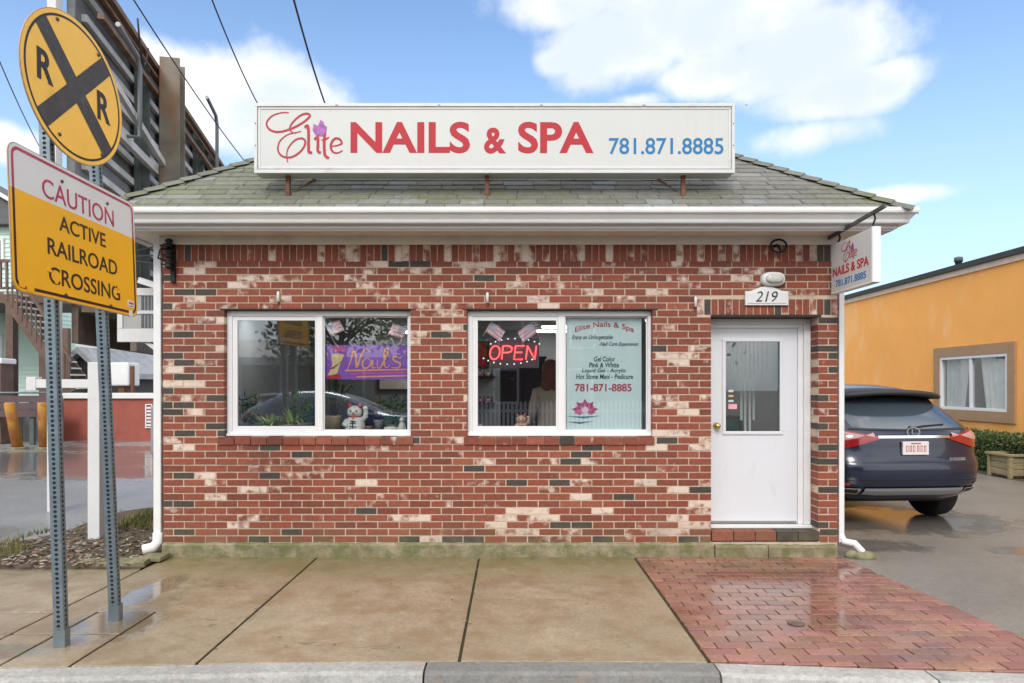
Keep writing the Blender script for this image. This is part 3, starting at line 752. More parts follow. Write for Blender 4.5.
# small flags
red_s = mat('faded_flag_red', (.78, .36, .44), .7); wht_s = mat('faded_flag_white', (.86, .72, .74), .7); blu_s = mat('faded_flag_blue', (.60, .52, .66), .7); stk = mat('flag_stick', (.65, .6, .55), .5)
def flag(pt, pb, sgn, label, y=.124):
    tx, tz = FX(pt[0], y), FZ(pt[1], y); bx_, bz = FX(pb[0], y), FZ(pb[1], y)
    f = empty('stick_flag', (bx_, y, bz), label, 'flag', 'little flags taped inside the windows')
    part('stick', stk, f, lambda b: b.tube([(bx_, y, bz), (tx, y, tz)], .004, 6))
    d = Vector((bx_ - tx, bz - tz)).normalized(); nrm = Vector((-d.y, d.x)) * sgn
    if nrm.y > 0: pass
    H, Wd = .115, .155
    def cl(b):
        for k in range(7):
            b.mi = k % 2; a = Vector((tx, tz)) + d * (.012 + H * k / 7); c = Vector((tx, tz)) + d * (.012 + H * (k + 1) / 7)
            for j in range(6):
                n0, n1 = nrm * (Wd * j / 6), nrm * (Wd * (j + 1) / 6); g = lambda p, j: (p.x, y - .006 + .006 * sin(j * 1.5), p.y - .004 * j)
                b.mi = 2 if (j < 3 and k < 4) else k % 2
                b.face((g(a + n0, j), g(a + n1, j + 1), g(c + n1, j + 1), g(c + n0, j)))
    part('cloth', [red_s, wht_s, blu_s], f, cl)
flag((492, 320), (483, 336), 1, 'faded little stars and stripes flag, left of the pair above the OPEN sign')
flag((531, 321), (540, 338), -1, 'faded little stars and stripes flag, right of the pair above the OPEN sign')
flag((324.5, 324), (336, 345), 1, 'faded little flag hanging at the upper left of the purple banner')
flag((408, 327), (399, 345), -1, 'faded little flag hanging at the upper right of the purple banner')
# lucky cat
cat_w = mat('white_glazed_ceramic', (.80, .77, .72), .2); cat_r = mat('red_glaze', (.5, .04, .03), .3); cat_k = mat('black_glaze', (.02, .02, .02), .3); gold = mat('gold_glaze', (.7, .45, .1), .25, .6)
def lucky_cat(x, y, z, s, label, body=None):
    c = empty('lucky_cat', (x, y, z), label, 'cat figurine', 'beckoning cats on the window ledges')
    V = lambda a, b_, d: (x + a * s, y + b_ * s, z + d * s)
    def bd(b):
        b.smooth = True
        b.lathe([(.30, 0), (.37, .06), (.38, .22), (.34, .40), (.26, .52), (.2, .58)], (x, y, z), n=20) if s == 1 else b.lathe([(r * s, h * s) for r, h in ((.30, 0), (.37, .06), (.38, .22), (.34, .40), (.26, .52), (.2, .58))], (x, y, z), n=20)
        b.ball(V(0, -.02, .74), .29 * s, .25 * s, .24 * s)
        b.tube([V(.26, -.05, .42), V(.42, -.1, .58), V(.44, -.14, .78), V(.41, -.2, .9)], [.10 * s, .095 * s, .09 * s, .07 * s], 10); b.ball(V(.42, -.17, .87), .1 * s)
        b.tube([V(-.28, -.08, .42), V(-.34, -.25, .28), V(-.2, -.36, .25)], [.1 * s, .09 * s, .07 * s], 10)
        b.ball(V(-.2, -.3, .06), .13 * s, .16 * s, .09 * s); b.ball(V(.2, -.3, .06), .13 * s, .16 * s, .09 * s)
    part('body', body or cat_w, c, bd)
    for sg in (-1, 1):
        b = MB(); b.lathe([(.11 * s, 0), (.07 * s, .1 * s), (.005, .2 * s)], V(sg * .17, -.02, .9), (sg * .25, 0, 1), 10); b.build('ear', cat_r, c)
    def face(b):
        b.mi = 0
        for sg in (-1, 1): b.ball(V(sg * .11, -.255, .78), .035 * s, .02 * s, .03 * s, 8, 6)
        b.mi = 1; b.ball(V(0, -.275, .71), .03 * s, .02 * s, .022 * s, 8, 6); b.bar(V(-.07, -.262, .655), V(.07, -.262, .655), .012 * s, .018 * s)
    part('face_paint', [cat_k, cat_r], c, face)
    b = MB(); b.lathe([(.23 * s, 0), (.245 * s, .03 * s), (.23 * s, .06 * s)], V(0, -.01, .53), n=20); b.build('collar', cat_r, c)
    b = MB(); b.ball(V(0, -.26, .5), .055 * s); b.build('bell', gold, c)
    def strokes(b):
        for (a, q) in (((-.1, .42), (.12, .40)), ((-.1, .32), (.1, .34)), ((0, .44), (0, .14)), ((-.12, .22), (.12, .2)), ((-.08, .14), (-.14, .1))):
            b.bar(V(a[0], -.382 + .3 * abs(a[0]) ** 2, a[1]), V(q[0], -.382 + .3 * abs(q[0]) ** 2, q[1]), .02 * s, .03 * s)
    part('brush_stroke', cat_k, c, strokes)
lucky_cat(FX(355, .25), .25, LZ1, .265, 'white beckoning cat figurine with red ears and raised paw under the purple banner')
lucky_cat(FX(521, .22), .22, LZ1, .165, 'small brown bodied beckoning cat figurine below the OPEN sign', mat('tan_glaze', (.62, .40, .26), .25))
# plants and pots
leafm = mat('houseplant_leaf', (.06, .16, .035), .45, var=.4, sc=20); leafy = mat('pale_variegated_leaf', (.50, .58, .22), .45, var=.4, sc=20); stemm = mat('plant_stem', (.12, .09, .05), .7)
redleaf = mat('red_leaf', (.30, .04, .07), .5, var=.4, sc=20); clay = mat('grey_pot', (.30, .28, .27), .6); wick = mat('wicker_pot', (.50, .36, .20), .7, var=.35, sc=40, stretch=(1, 1, 4), bump=.5)
def blade(b, p, d, L, w, droop):
    p = Vector(p); d = Vector(d).normalized(); s = d.cross(Vector((0, 0, 1))); s = s.normalized() if s.length > .05 else Vector((1, 0, 0)); prev = None
    for i in range(6):
        t = i / 5; c = p + d * L * t + Vector((0, 0, -droop * t * t)); ww = w * (sin(pi * min(1, .15 + t * .85)) + .05) / 2
        cur = (c - s * ww, c + s * ww)
        if prev: b.face((prev[0], prev[1], cur[1], cur[0]))
        prev = cur
def potted(name, x, y, z, r, h, pm, label, grow, lm_):
    c = empty(name, (x, y, z), label, 'plant', 'potted plants in the left window')
    part('pot', pm, c, lambda b: b.lathe([(r * .75, 0), (r, h * .9), (r * 1.05, h), (r * .92, h), (r * .88, h * .85)], (x, y, z), n=18))
    b = MB(); grow(b, x, y, z + h * .85); b.build('foliage', lm_, c)
def dracaena(b, x, y, z):
    b.mi = 1
    for dx, hh in ((-.03, .42), (.02, .52), (.05, .33), (.0, .25)): b.tube([(x + dx * .4, y, z), (x + dx * 2, y + .02, z + hh)], .012, 6)
    b.mi = 0
    for k in range(60):
        a = U(0, 6.28); dx = random.choice((-.06, .04, .1, 0)); blade(b, (x + dx, y, z + U(.12, .5)), (cos(a), sin(a) * .5, U(.2, 1)), U(.16, .3), .025, U(.02, .14))
def bushy(b, x, y, z):
    b.mi = 1
    for k in range(8): b.tube([(x, y, z), (x + U(-.12, .12), y + U(-.05, .1), z + U(.1, .25))], .005, 5)
    b.mi = 0
    for k in range(150): b.leaf((x + U(-.14, .14), y + U(-.1, .1), z + U(.02, .28)), U(.05, .1), U(.012, .025))
def slim(b, x, y, z):
    b.mi = 1
    for k in range(4): b.tube([(x, y, z), (x + U(-.03, .03), y, z + U(.2, .3))], .004, 5)
    b.mi = 0
    for k in range(26): b.leaf((x + U(-.035, .035), y + U(-.03, .03), z + U(.02, .26)), U(.03, .055), U(.01, .018))
def arching(b, x, y, z):
    b.mi = 0
    for k in range(64):
        a = U(0, 6.28); blade(b, (x + U(-.05, .05), y + U(-.03, .03), z), (cos(a), sin(a) * .6, U(.4, 2.0)), U(.12, .30), U(.016, .032), U(.03, .22))
    b.mi = 1
    b.tube([(x, y, z - .02), (x, y, z + .05)], .01, 6)
potted('potted_plant', FX(333, .36), .36, LZ1, .085, .155, wick, 'tall strappy plant in a wicker pot beside the white cat figurine', dracaena, [leafm, stemm])
potted('potted_plant', FX(270, .36), .36, LZ1 - .0, .075, .05, clay, 'pale yellow green leafy plant behind the left sliding sash', arching, [leafy, stemm])
potted('potted_plant', FX(292, .40), .40, LZ1, .08, .07, clay, 'pale spiky plant at the centre of the left sash, next to the mullion side', arching, [leafy, stemm])
potted('potted_plant', FX(306, .5), .44, LZ1, .085, .08, clay, 'dark green bushy plant just left of the window mullion', bushy, [leafm, stemm])
potted('potted_plant', FX(247, .5), .44, LZ1, .085, .08, clay, 'dark green bushy plant in the lower left corner of the left window', bushy, [leafm, stemm])
potted('potted_plant', FX(378.5, .38), .38, LZ1, .05, .11, clay, 'slim red leaved plant in a grey pot right of the white cat', slim, [redleaf, stemm])
potted('potted_plant', FX(393, .46), .46, LZ1, .075, .06, clay, 'green bushy plant behind the white ornaments at the right of the left window', bushy, [leafm, stemm])
def ornament(b):
    x, z = FX(391, .3), LZ1
    b.lathe([(.05, 0), (.075, .015), (.07, .04), (.03, .05)], (x, .3, z), n=16)
b = MB(); ornament(b); tag(b.build('white_dish', cat_w, loc=(FX(391, .3), .3, LZ1)), 'low white footed dish on the ledge near the right of the left window', 'dish')
fg = MB(); x = FX(402, .3); fg.smooth = True; fg.lathe([(.04, 0), (.045, .03), (.03, .07), (.02, .09)], (x, .3, LZ1), n=14); fg.ball((x, .3, LZ1 + .115), .026); tag(fg.build('white_figurine', cat_w, loc=(x, .3, LZ1)), 'tiny white seated figurine in the right corner of the left window', 'figurine')
b = MB(); x = FX(368.5, .28); b.lathe([(.03, 0), (.042, .01), (.045, .05), (.04, .055)], (x, .28, LZ1), n=14); b.tube([(x + .04, .28, LZ1 + .04), (x + .062, .28, LZ1 + .03), (x + .04, .28, LZ1 + .012)], .006, 6); tag(b.build('cup', mat('brown_cup', (.2, .1, .07), .3), loc=(x, .28, LZ1)), 'small dark cup next to the paw side of the white cat', 'cup')
b = MB(); x = FX(479, .3); b.box(x - .035, x + .03, .27, .33, LZ1, LZ1 + .06); b.box(x - .037, x + .032, .268, .332, LZ1 + .062, LZ1 + .074); tag(b.build('white_box', cat_w, loc=(x, .3, LZ1), bevel=.003), 'little white lidded box in the lower left corner of the OPEN window', 'box')
# OPEN sign
oy = .145
op = empty('open_sign', (FX(512, oy), oy, FZ(368, oy)), 'lit red neon style OPEN sign on a dark board in a window', 'sign')
B1 = wbox(490, 539, 338, 368, oy)
bx('back_board', mat('dark_acrylic_board', (.10, .065, .075), .35), op, B1[0], B1[1], oy, oy + .02, B1[2], B1[3], .003)
neon = mat('red_neon', (.9, .1, .1), .4, var=0, emit=(1., .045, .05, 3.6)); led = mat('led_bead', (.6, .8, .9), .4, var=0, emit=(.55, .85, .85, 1.0))
b = MB(); x0, x1, z0, z1 = wbox(488, 536.5, 346, 359.5, oy); lw = (x1 - x0) / 4; gp = lw * .16; sh = lambda v: .12 * (v - z0)
def nt_(pts, i): b.tube([(x0 + i * lw + gp / 2 + p[0] * (lw - gp) + sh(z0 + p[1] * (z1 - z0)), oy - .012, z0 + p[1] * (z1 - z0)) for p in pts], .0072, 6)
nt_([(.5 + .48 * sin(a), .5 + .5 * cos(a)) for a in [2 * pi * k / 20 for k in range(21)]], 0)
nt_([(.05, 0), (.05, 1)], 1); nt_([(.05, 1), (.6, 1), (.88, .9), (.95, .74), (.88, .58), (.6, .5), (.05, .5)], 1)
nt_([(.92, 0), (.08, 0), (.08, 1), (.95, 1)], 2); nt_([(.08, .52), (.8, .52)], 2)
nt_([(.05, 0), (.05, 1)], 3); nt_([(.05, 1), (.92, 0)], 3); nt_([(.92, 0), (.92, 1)], 3)
b.build('neon_lettering', neon, op)
cx, cz = FX(515, oy), FZ(352.5, oy)
for k in range(9):
    for dx, dz, a in ((0, 0, R(38 + k * 13)), (-.06, .02, R(215 + k * 13))):
        part('led_bead', led, op, lambda b: b.ball((cx + dx + .30 * cos(a), oy - .008, cz + dz + .135 * sin(a)), .0075, n=8, m=5))
# poster
py_ = .12; Q = wbox(566.5, 641.5, 317.5, 431.5, py_)
po = empty('window_poster', ((Q[0] + Q[1]) / 2, py_, Q[2]), 'pale blue salon poster with a pink water lily in the right window', 'poster')
bx('sheet', mat('pale_blue_poster_paper', (.80, .96, .98), .5, var=.06, sc=2.2, dirt=((.93, .98, .98), 1.7, .5, .7)), po, Q[0], Q[1], py_, py_ + .005, Q[2], Q[3], 0)
PP = plane_y(py_); ink = mat('green_black_ink', (.03, .10, .10), .5); inkr = mat('poster_red_ink', (.55, .05, .09), .5)
pb = lambda a, c, t, b_: wbox(a, c, t, b_, py_)
text('title', 'Elite Nails & Spa', inkr, po, PP, pb(575, 634, 321.5, 328.5), offset=.01, warp=lambda u, v, t: (u, v - .055 * (2 * t - 1) ** 2 + .0), lift=.001)
for s, a, c, t, bb in (('Enjoy an Unforgettable', 572, 613, 335, 340.5), ('-Nail Care Experience', 599, 638, 342, 347)):
    text('tagline', s, MT['black'], po, PP, pb(a, c, t, bb), shear=.35, offset=.004, lift=.001)
for s, a, c, t, bb in (('Gel Color', 594, 615, 356.5, 361.5), ('Pink & White', 589, 619, 362.5, 367.5), ('Liquid Gel - Acrylic', 582, 626, 368.5, 373.5), ('Hot Stone Mani - Pedicure', 576, 633, 374, 379)):
    text('service_line', s, ink, po, PP, pb(a, c, t, bb), shear=.15, offset=.014, lift=.001)
text('phone_number', '781-871-8885', inkr, po, PP, pb(575, 631.5, 383.8, 391.5), offset=.02, lift=.001)
b = MB(); lxc, lzc = FX(585, py_), FZ(411, py_)
for k in range(11):
    a = R(-10 + k * 20); L = .125 if k % 2 else .10; w = .032; c = (lxc + L * cos(a) * 1.05, lzc + L * sin(a) * .95); m_ = ((lxc + c[0]) / 2, (lzc + c[1]) / 2); nx, nz = -sin(a) * w, cos(a) * w
    b.mi = k % 2; b.prism([(lxc + .01 * cos(a), lzc), (m_[0] + nx, m_[1] + nz), c, (m_[0] - nx, m_[1] - nz)], PP, .0005, .0015 + .0003 * k)
b.mi = 2; b.prism([(lxc + .035 * cos(2 * pi * k / 14), lzc + .012 + .03 * sin(2 * pi * k / 14)) for k in range(14)], PP, .0005, .006)
b.mi = 3
for (ax, bx2, z) in ((FX(567.2, py_), FX(600, py_), FZ(417, py_)), (FX(567.5, py_), FX(592, py_), FZ(422.5, py_))): b.prism([(ax, z + .008), ((ax + bx2) / 2, z - .012), (bx2, z + .012), ((ax + bx2) / 2, z + .006)], PP, .0005, .0045)
b.build('lily_print', [mat('lily_pink', (.72, .14, .33), .5), mat('lily_magenta', (.45, .04, .18), .5), mat('lily_white', (.85, .75, .8), .5), mat('lily_teal', (.05, .25, .30), .5)], po)
# furniture inside
mar = mat('dark_maroon_wood', (.055, .022, .024), .4)
def cabinet(name, x0, x1, y0, y1, z1, m, label, cat='cabinet'):
    c = empty(name, ((x0 + x1) / 2, (y0 + y1) / 2, IZ0), label, cat)
    bx('carcass', m, c, x0, x1, y0, y1, IZ0, z1 - .03, .004); bx('top', MT['ledge'] if 'ledge' in MT else mar, c, x0 - .02, x1 + .02, y0 - .02, y1, z1 - .029, z1, .003)
    for k in range(2):
        w = (x1 - x0) / 2; bx('cabinet_door', m, c, x0 + k * w + .02, x0 + (k + 1) * w - .02, y0 - .018, y0 - .001, IZ0 + .08, z1 - .08, .004)
cabinet('display_cabinet', -.15, .42, 2.2, 2.6, 2.0, mar, 'tall dark maroon cabinet inside the shop behind the OPEN sign')
cabinet('reception_counter', 1.98, 2.8, 1.9, 2.3, 1.25, mat('teal_laminate', (.10, .34, .34), .4), 'teal reception counter seen through the door glass', 'counter')
for x, y in ((-2.3, 1.6), (-1.4, 2.4)): cabinet('manicure_table', x - .45, x + .45, y, y + .45, 1.0, mar, 'dark manicure table inside behind the left window, %s' % ('by the plants' if x < -2 else 'farther back'), 'table')
bl = empty('strip_blind', (FX(748, 1.0), .9, 1.7), 'pale hanging vertical strips inside the door glass', 'blind')
for k in range(9):
    x = FX(733 + k * 4.2, .9); z1 = 2.3; z0 = 1.1 if k in (3, 4) else 1.25 if k in (2, 5) else 1.8 - .05 * (k % 3)
    bx('strip', mat('pale_strip', (.80, .88, .86), .6) if k == 0 else bpy.data.materials['pale_strip'], bl, x - .012, x + .012, .9 + .01 * (k % 2), .903 + .01 * (k % 2), z0, z1, 0)
bx('head_rail', MT['white_clean'], bl, FX(731, .9), FX(772, .9), .88, .93, 2.3, 2.33, .002)
mi = empty('wall_mirror', (2.35, IY1 - .06, 1.2), 'pale framed panel on the back wall seen through the door glass', 'mirror')
bx('mirror_frame', MT['white_clean'], mi, 2.25, 3.1 - .3, IY1 - .06, IY1 - .032, 1.3, 2.15, .004); bx('mirror_glass', mat('mirror_silver', (.7, .75, .75), .05, 1.), mi, 2.3, 2.75, IY1 - .066, IY1 - .061, 1.35, 2.1, 0)

# person inside the shop --------------------------------------------------
def skin_mesh(name, joints, edges, m, parent, root=0, sub=2):
    me = bpy.data.meshes.new(name); me.from_pydata([j[0] for j in joints], edges, [])
    o = bpy.data.objects.new(name, me); COL.objects.link(o)
    sk = o.modifiers.new('skin', 'SKIN'); sk.use_smooth_shade = True
    for i, j in enumerate(joints):
        sv = me.skin_vertices[0].data[i]; r = j[1]; sv.radius = (r, r) if isinstance(r, (int, float)) else r; sv.use_root = (i == root)
    ss = o.modifiers.new('sub', 'SUBSURF'); ss.levels = sub; ss.render_levels = sub
    dg = bpy.context.evaluated_depsgraph_get(); m2 = bpy.data.meshes.new_from_object(o.evaluated_get(dg)); bpy.data.objects.remove(o)
    m2.materials.clear()
    for q in (m if isinstance(m, (list, tuple)) else [m]): m2.materials.append(q)
    m2.polygons.foreach_set('use_smooth', [True] * len(m2.polygons))
    ob = bpy.data.objects.new(name, m2); COL.objects.link(ob); ob.parent = parent; return ob
pr = empty('person', (FX(551, 1.1), 1.1, IZ0 - .0), 'auburn haired person in a beige top standing with their back to the window', 'person')
pr.rotation_euler.z = R(8)
# local: facing +y (into the shop)
J = [((0, 0, .88), (.16, .115)), ((0, 0, 1.0), (.145, .10)), ((0, .01, 1.18), (.155, .105)), ((0, 0, 1.30), (.15, .09)), ((0, .0, 1.385), (.055, .055)), ((0, .015, 1.45), (.052, .055)), ((0, .03, 1.52), (.07, .085)), ((0, .03, 1.60), (.062, .08)),
     ((.17, 0, 1.31), .062), ((.215, .01, 1.05), .045), ((.20, .2, .98), .034), ((.19, .27, .97), .028),
     ((-.17, 0, 1.31), .062), ((-.215, .01, 1.05), .045), ((-.20, .2, .98), .034), ((-.19, .27, .97), .028),
     ((.09, 0, .80), .095), ((.10, .01, .46), .062), ((.10, -.01, .09), .042), ((.10, .13, .035), .035),
     ((-.09, 0, .80), .095), ((-.10, .01, .46), .062), ((-.10, -.01, .09), .042), ((-.10, .13, .035), .035)]
Ed = [(0, 1), (1, 2), (2, 3), (3, 4), (4, 5), (5, 6), (6, 7), (3, 8), (8, 9), (9, 10), (10, 11), (3, 12), (12, 13), (13, 14), (14, 15), (0, 16), (16, 17), (17, 18), (18, 19), (0, 20), (20, 21), (21, 22), (22, 23)]
skinm = mat('skin', (.52, .30, .21), .5); beige = mat('beige_top', (.68, .54, .42), .8, bump=.3, bsc=90); trous = mat('dark_trousers', (.03, .032, .04), .8)
body = skin_mesh('body', J, Ed, [skinm, beige, trous], pr)
for p in body.data.polygons:
    c = p.center; p.material_index = 2 if c.z < .90 and abs(c.x) < .2 and c.y < .15 or c.z < .8 else (1 if c.z < 1.385 and not (c.y > .17) else 0)
def hair(b):
    b.smooth = True; b.ball((0, .0, 1.565), .104, .116, .115, 18, 12); b.ball((0, -.035, 1.49), .115, .09, .13, 16, 10); b.ball((.05, -.04, 1.40), .07, .055, .09, 12, 8); b.ball((-.05, -.04, 1.40), .07, .055, .085, 12, 8)
part('hair', mat('auburn_hair', (.36, .11, .055), .5, var=.4, sc=30, stretch=(4, 4, 1)), pr, hair, local=True)
def facep(b):
    b.mi = 0
    for s in (-1, 1): b.ball((s * .03, .113, 1.535), .011, .007, .007, 8, 6)
    b.mi = 1; b.ball((0, .118, 1.505), .012, .018, .02, 8, 6); b.mi = 2; b.ball((0, .11, 1.472), .022, .01, .006, 8, 6)
part('face', [cat_k, skinm, mat('lips', (.45, .15, .13), .4)], pr, facep, local=True)
for s in (-1, 1):
    for k in range(5):
        L = (.07, .085, .092, .085, .06)[k]; bx0 = s * (.19 - .032 + .016 * k) if k else s * .15
        p0 = Vector((bx0, .27, .965)); d = Vector((-s * .5, .8, .05)) if k == 0 else Vector((0, 1, -.15 - .05 * k))
        b = MB(); b.tube([p0 - d.normalized() * .02, p0 + d.normalized() * L * .5, p0 + d.normalized() * L * .8 + Vector((0, 0, -.012)), p0 + d.normalized() * L + Vector((0, 0, -.025))], [.01, .0095, .0085, .006], 8)
        b.build('finger', skinm, pr, local=True)

shf = empty('wall_shelf', (.75, IY1 - .14, 1.35), 'two tier shelf of small polish bottles on the back wall inside', 'shelf')
for z in (1.35, 1.75): bx('shelf_board', mar, shf, -1.0, -.25, IY1 - .16, IY1 - .032, z, z + .025, 0)
pcol = [mat(n_, c_, .2) for n_, c_ in (('polish_red', (.5, .03, .05)), ('polish_pink', (.75, .3, .4)), ('polish_violet', (.25, .08, .35)), ('polish_cream', (.8, .7, .6)))]
for z in (1.376, 1.776):
    for k in range(12):
        x = -.96 + k * .06; b = MB(); b.lathe([(.018, 0), (.02, .05), (.008, .055)], (x, IY1 - .09, z), n=10); b.mi = 1; b.lathe([(.009, .056), (.007, .10)], (x, IY1 - .09, z), n=8)
        tag(b.build('polish_bottle', [pcol[(k * 7 + int(z)) % 4], MT['black']], loc=(x, IY1 - .09, z)), 'small black capped polish bottle on the back wall shelf', 'bottle', 'polish bottles on the back wall shelf')
for x, z, who in ((-.62, 2.1, 'framed red picture above the bottle shelf on the back wall'), (-1.75, 1.75, 'framed pale picture on the back wall behind the left window')):
    f = empty('framed_picture', (x, IY1 - .05, z - .2), who, 'picture'); part('frame', mar, f, lambda b: frame4(b, x - .28, x + .28, z - .2, z + .2, IY1 - .06, IY1 - .032, .03, .03, .03, .03))
    bx('print', pcol[0] if x > -1 else pcol[3], f, x - .25, x + .25, IY1 - .045, IY1 - .033, z - .17, z + .17, 0)
def salon_chair(x, y, label):
    c = empty('salon_chair', (x, y, IZ0), label, 'chair', 'salon chairs inside'); vin = mar
    bx('seat', vin, c, x - .25, x + .25, y - .25, y + .25, IZ0 + .42, IZ0 + .54, .03); bx('backrest', vin, c, x - .24, x + .24, y + .2, y + .3, IZ0 + .56, IZ0 + 1.1, .03)
    for sg in (-1, 1): bx('armrest', vin, c, x + sg * .30 - .04, x + sg * .30 + .04, y - .2, y + .25, IZ0 + .62, IZ0 + .68, .02)
    part('pedestal', chrome_, c, lambda b: b.lathe([(.24, 0), (.22, .03), (.04, .05), (.035, .42)], (x, y, IZ0)))
chrome_ = mat('polished_steel', (.7, .7, .72), .2, 1.)
salon_chair(-.72, 1.9, 'maroon salon chair inside, seen left of the OPEN sign cabinet'); salon_chair(-2.05, 2.9, 'maroon salon chair inside, farther back behind the left window')

# =================================================================== ROAD SIGNS AND POSTS
def vleft(z): return -.03 * z                      # the assembly leans slightly to the left
def holed_post(name, x, y, top, label, lean=.027, leany=0.0, yaw=8):
    o = empty(name, (x, y, 0), label, 'sign post', 'perforated steel sign posts'); o.rotation_euler.z = R(yaw)
    b = MB(); h = .030; pitch = .0295; r = .0105; n = int(top / pitch)
    for side in range(4):
        rot = Matrix.Rotation(side * pi / 2, 3, 'Z')
        for i in range(n):
            z0 = i * pitch; z1 = z0 + pitch; zc = (z0 + z1) / 2
            outer = [(h, z0), (h, zc), (h, z1), (0, z1), (-h, z1), (-h, zc), (-h, z0), (0, z0)]
            inner = [(r * 1.08 * cos(a), zc + r * sin(a)) for a in [R(-45 + 45 * k) for k in range(8)]]
            bb = len(b.v)
            for (u, z) in outer + inner: b.v.append(rot @ Vector((u, -h, 0)) + Vector((-lean * z, leany * z, z)))
            b.mi = 0
            for k in range(8): b.add([bb + k, bb + (k + 1) % 8, bb + 8 + (k + 1) % 8, bb + 8 + k])
    b.mi = 1; g = h - .004; bb = len(b.v)
    for z in (0, n * pitch):
        for (u, v) in ((-g, -g), (g, -g), (g, g), (-g, g)): b.v.append(Vector((u - lean * z, v + leany * z, z)))
    for q in ((0, 1, 5, 4), (1, 2, 6, 5), (2, 3, 7, 6), (3, 0, 4, 7), (4, 5, 6, 7)): b.add([bb + i for i in q])
    b.mi = 0
    b.build('post', [MT['galv'], MT['hole']], o, local=True)
    c = MB(); c.box(-.034, .034, -.034, -.031, .0, .11); c.box(-.034, .034, .031, .034, .0, .11); c.box(-.034, -.031, -.0309, .0309, .0, .11); c.box(.031, .034, -.0309, .0309, .0, .11)
    c.build('base_sleeve', MT['galv'], o, local=True)
    return o
PD = (4.246, 4.72)
holed_post('sign_post', -2.80, PD[0] - DF, 3.72, 'perforated grey steel post nearer the kerb, standing in the wet sidewalk')
holed_post('sign_post', -2.74, PD[1] - DF, 3.72, 'perforated grey steel post farther from the kerb, nearer the shop', lean=.041)
TL = Vector((-2.806, 3.795 - DF, 2.995)); TRc = Vector((-2.804, 5.063 - DF, 2.967)); BL = Vector((-2.776, 3.795 - DF, 2.149))
eu = TRc - TL; WS = eu.length; eu.normalize(); ev = (TL - BL); HS = ev.length; ev.normalize(); en = eu.cross(ev).normalized()
CS = lambda u, v, w: BL + eu * u + ev * v + en * w
cs = empty('caution_sign', BL + eu * WS / 2, 'rectangular white and yellow CAUTION ACTIVE RAILROAD CROSSING sign', 'sign')
def rrect(x0, x1, z0, z1, r, n=5):
    P_ = []
    for (cx, cz, a0) in ((x1 - r, z1 - r, 0), (x0 + r, z1 - r, 90), (x0 + r, z0 + r, 180), (x1 - r, z0 + r, 270)):
        for k in range(n + 1): a = R(a0 + 90 * k / n); P_.append((cx + r * cos(a), cz + r * sin(a)))
    return P_
part('plate', MT['sign_back'], cs, lambda b: b.prism(rrect(0, WS, 0, HS, .07), CS, -.006, 0))
ZS = HS * .688
def halves(b):
    pts = rrect(.006, WS - .006, .006, HS - .006, .066); lo = clip(pts, 0, -1, -ZS); hi = clip(pts, 0, 1, ZS)
    b.mi = 0; b.prism(lo, CS, .0005, .0015); b.mi = 1; b.prism(hi, CS, .0005, .0015)
part('sheeting', [MT['sign_yellow'], MT['sign_white']], cs, halves)
def border(mi, keep):
    def f(b):
        o_ = rrect(.022, WS - .022, .022, HS - .022, .055, 6); i_ = rrect(.040, WS - .040, .040, HS - .040, .04, 6); n = len(o_)
        for k in range(n):
            k2 = (k + 1) % n; seg = [o_[k], o_[k2], i_[k2], i_[k]]
            for (a, q, c) in keep: seg = clip(seg, a, q, c) if seg else seg
            if len(seg) > 2: b.face([CS(u, v, .0028) for u, v in seg])
    return f
part('border', mat('faded_crimson_border', (.42, .05, .10), .5, var=.3, sc=12), cs, border(0, [(0, 1, ZS)]))
part('border', mat('worn_black_border', (.04, .012, .012), .5, var=.3, sc=12), cs, border(0, [(0, -1, -ZS)]))
crim = bpy.data.materials['faded_crimson_border']; wb = mat('sign_black_text', (.035, .022, .015), .5, var=.2)
def csb(pxa, pxb, va, vb): return (pxa * WS, pxb * WS, va * HS, vb * HS)
text('lettering', 'CAUTION', crim, cs, CS, csb(.213, .787, .713, .85), offset=0.0, lift=.002)
text('lettering', 'ACTIVE', wb, cs, CS, csb(.326, .703, .515, .628), offset=.006, lift=.002)
text('lettering', 'RAILROAD', wb, cs, CS, csb(.237, .803, .315, .435), offset=.006, lift=.002)
text('lettering', 'CROSSING', wb, cs, CS, csb(.24, .822, .11, .232), offset=.006, lift=.002)
rr = random.Random(3)
for (u, v, z) in ((.245, .20, .022), (.29, .13, .018), (.81, .225, .022), (.78, .23, .014), (.06, .045, .03), (.11, .036, .035), (.825, .19, .012)):
    part('scuff', MT['sign_yellow'], cs, lambda b: b.prism([(u * WS + z * cos(a) * rr.uniform(.6, 1.2), v * HS + z * .7 * sin(a) * rr.uniform(.6, 1.2)) for a in [2 * pi * k / 9 for k in range(9)]], CS, .0008, .0048))
part('sticker', mat('white_sticker', (.72, .70, .68), .5), cs, lambda b: (b.prism(rrect(.895 * WS, .965 * WS, .075 * HS, .135 * HS, .015), CS, .002, .0045), b.prism(rrect(.905 * WS, .945 * WS, .0 * HS, .05 * HS, .008), CS, .002, .0045)))
part('sticker_print', crim, cs, lambda b: (b.prism(rrect(.905 * WS, .955 * WS, .105 * HS, .122 * HS, .002), CS, .0046, .0052), b.prism(rrect(.905 * WS, .955 * WS, .085 * HS, .092 * HS, .002), CS, .0046, .0052)))
post_us = [(PD[0] - DF - TL.y) / eu.y, (PD[1] - DF - TL.y) / eu.y]
boltm = mat('bolt_head', (.12, .1, .09), .5, .5)
part('bolt', boltm, cs, lambda b: [b.lathe([(.011, 0), (.011, .006), (.006, .011)], CS(u, v, .002), en, 8) for u in post_us for v in (.05 * HS, .885 * HS)])
